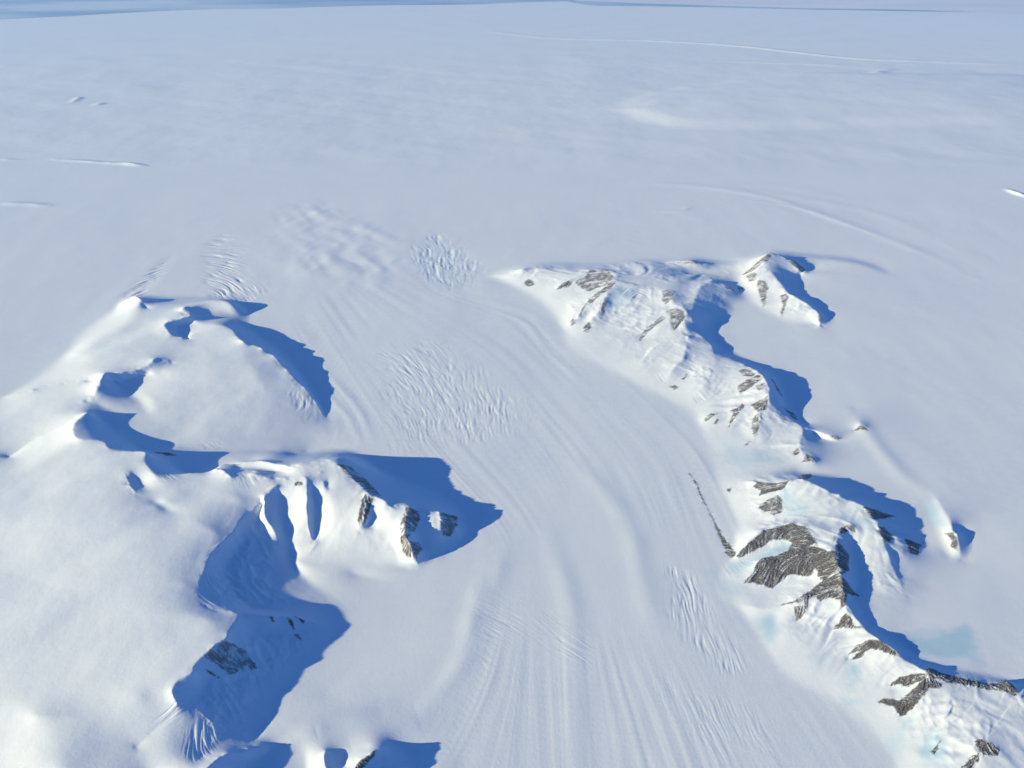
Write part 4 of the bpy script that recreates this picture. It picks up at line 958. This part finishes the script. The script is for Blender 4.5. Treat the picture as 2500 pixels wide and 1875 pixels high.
for k in range(len(D['crev'])):
    if k < len(CLAB): part(501 + k, 'crevasses', kind='stuff', label=CLAB[k], cat='crevasses')

# ---------- far plain
FS_, FT_ = .0032, .004
fs = np.linspace(S0, S1, int((S1 - S0) / FS_) + 1); ft = np.arange(math.log(Y1), math.log(1500) + FT_, FT_)
FYY = np.repeat(np.exp(ft)[:, None], len(fs), 1); FXX = fs[None] * FYY
fade = sstep(Y1, Y1 * 1.12, FYY) * (1 - sstep(560, 760, FYY))
FH = fade * (plain(FXX, FYY) * 1.6 + .4 * fbm(FXX / 120, FYY / 160, 15, 2)) + fade * (.03 * fbm(FXX / 30 + FYY / 50, FYY / 14, 19, 3) + .20 * fbm((FXX - .35 * FYY) / 120 + .5 * gnoise(FXX / 150, FYY / 150, 28), (FYY + .45 * FXX) / 34, 23, 2))
FH = FH * sstep(S1, S1 - .15, np.abs(FXX / FYY))
FH = add_lines(FH, FXX, FYY, D['far'])
p = np.array(D['rise']); pc = np.vstack([p, p[:1]]); pc = smooth_line(pc, 4)[:-1]
dd = np.full(FXX.shape, 1e9); ins = np.zeros(FXX.shape, bool)
for (ax, ay), (bx, by) in zip(pc, np.roll(pc, -1, 0)):
    vx, vy = bx - ax, by - ay; t = np.clip(((FXX - ax) * vx + (FYY - ay) * vy) / (vx * vx + vy * vy + 1e-9), 0, 1)
    dd = np.minimum(dd, (FXX - ax - t * vx) ** 2 + (FYY - ay - t * vy) ** 2)
    ins ^= ((ay > FYY) != (by > FYY)) & (FXX < (bx - ax) * (FYY - ay) / (by - ay + 1e-12) + ax)
FH = FH + 1.2 * sstep(-4, 18, np.where(ins, 1, -1) * np.sqrt(dd)) + 2.0 * sstep(0, 85, np.where(ins, 1, -1) * np.sqrt(dd))
fv = np.arange(FXX.size).reshape(FXX.shape)
FQ = np.stack([fv[:-1, :-1], fv[:-1, 1:], fv[1:, 1:], fv[1:, :-1]], -1).reshape(-1, 4)
z0 = np.zeros(FXX.size, f32)
put('snowfield', np.stack([FXX, FYY, FH], -1).reshape(-1, 3), normals(FXX, FYY, FH).reshape(-1, 3), FQ, {'rock': z0, 'ice': z0}, SNOW, kind='structure', label='vast flat white ice plain reaching to the horizon', cat='snowfield')

def sheet(name, outline, z, mat, **kw):
    import bmesh
    bm = bmesh.new()
    bm.faces.new([bm.verts.new((x, y, z)) for x, y in smooth_line(outline + outline[:1], 8)[:-1].tolist()])
    bmesh.ops.triangulate(bm, faces=bm.faces[:]); bmesh.ops.recalc_face_normals(bm, faces=bm.faces[:])
    me = bpy.data.meshes.new(name); bm.to_mesh(me); bm.free(); me.materials.append(mat)
    if me.polygons[0].normal.z < 0: me.flip_normals()
    o = bpy.data.objects.new(name, me); col.objects.link(o)
    for k, v in kw.items(): o[k] = v
    return o
# the ground all round the two detailed sheets
ye = float(FYY[-1, 0]); xa, xb = S1 * Y0, S1 * ye; R = 3000.0
tvx = [(-xa, Y0, 0), (xa, Y0, 0), (xb, ye, 0), (-xb, ye, 0), (-R, -900, 0), (R, -900, 0), (R, 2500, 0), (-R, 2500, 0)]
tm = bpy.data.meshes.new('terrain'); tm.from_pydata(tvx, [], [(4, 5, 1, 0), (5, 6, 2, 1), (6, 7, 3, 2), (7, 4, 0, 3)]); tm.materials.append(SNOW)
to = bpy.data.objects.new('terrain', tm); col.objects.link(to); to['kind'] = 'structure'; to['label'] = 'flat snow-covered ice around the mountains'; to['category'] = 'terrain'
sheet('sea', D['sea'], .10, plain_material('open_sea', (.32, .44, .57), (.68, .73, .78), .010), kind='structure', label='dark blue sea along the upper left horizon', category='sea')
sheet('sea_ice', D['pack'], .06, plain_material('sea_ice_surface', (.80, .77, .78), (.88, .84, .84), .02), kind='structure', label='pale sea ice along the upper right horizon', category='sea ice')
sheet('water', D['lead'], .14, plain_material('lead_water', (.26, .42, .58), (.50, .62, .72), .02), kind='structure', label='thin blue strip of open water along the ice edge', category='water')

# ---------- air
HAZE = 0.0003
if HAZE:
    hm = bpy.data.materials.new('thin_air'); hm.use_nodes = True; nt = hm.node_tree; nt.nodes.clear()
    out = node(nt, 'ShaderNodeOutputMaterial'); pv = node(nt, 'ShaderNodeVolumePrincipled')
    pv.inputs['Color'].default_value = (.32, .60, 1, 1); pv.inputs['Density'].default_value = HAZE; pv.inputs['Anisotropy'].default_value = .2
    nt.links.new(pv.outputs[0], out.inputs['Volume'])
    x0, x1, y0, y1, za, zb = -3100, 3100, -1000, 2600, -2.0, 104
    v = [(x, y, z) for x in (x0, x1) for y in (y0, y1) for z in (za, zb)]
    me = bpy.data.meshes.new('haze'); me.from_pydata(v, [], [(0, 1, 3, 2), (4, 6, 7, 5), (0, 4, 5, 1), (2, 3, 7, 6), (0, 2, 6, 4), (1, 5, 7, 3)]); me.materials.append(hm)
    o = bpy.data.objects.new('haze', me); col.objects.link(o); o['kind'] = 'stuff'

# ---------- light
w = bpy.data.worlds.new('World'); scene.world = w; w.use_nodes = True
nt = w.node_tree; bg = nt.nodes['Background']
sky = node(nt, 'ShaderNodeTexSky', sky_type='NISHITA', sun_disc=False)
sky.sun_elevation = math.radians(SUN_EL); sky.sun_rotation = math.atan2(-math.cos(math.radians(SUN_AZ)), -math.sin(math.radians(SUN_AZ)))
sky.altitude = 3000; sky.air_density = 1.0; sky.dust_density = 0; sky.ozone_density = 10.0
nt.links.new(sky.outputs[0], bg.inputs[0]); bg.inputs[1].default_value = .095
sd = bpy.data.lights.new('sun', 'SUN'); sd.energy = 4.5; sd.angle = math.radians(.5); sd.color = (1, .92, .57)
so = bpy.data.objects.new('sun', sd); col.objects.link(so)
from mathutils import Vector
e, a = math.radians(SUN_EL), math.radians(SUN_AZ)
so.rotation_euler = Vector((math.cos(e) * math.cos(a), math.cos(e) * math.sin(a), -math.sin(e))).to_track_quat('-Z', 'Y').to_euler()
so.location = (-300, -100, 200)

cd = bpy.data.cameras.new('camera'); cd.sensor_width = 36; cd.lens = 18 / math.tan(math.radians(32.5)); cd.clip_start = 1; cd.clip_end = 30000
co = bpy.data.objects.new('camera', cd); col.objects.link(co); co.location = (0, 0, 100); co.rotation_euler = (math.radians(90 - 31), 0, 0)
scene.camera = co
vs = scene.view_settings; vs.view_transform = 'Standard'; vs.look = 'None'; vs.exposure = EXPOSURE; vs.gamma = 1; vs.use_curve_mapping = False
scene.cycles.use_denoising = True; scene.cycles.max_bounces = 6; scene.cycles.diffuse_bounces = 4; scene.cycles.volume_bounces = 1
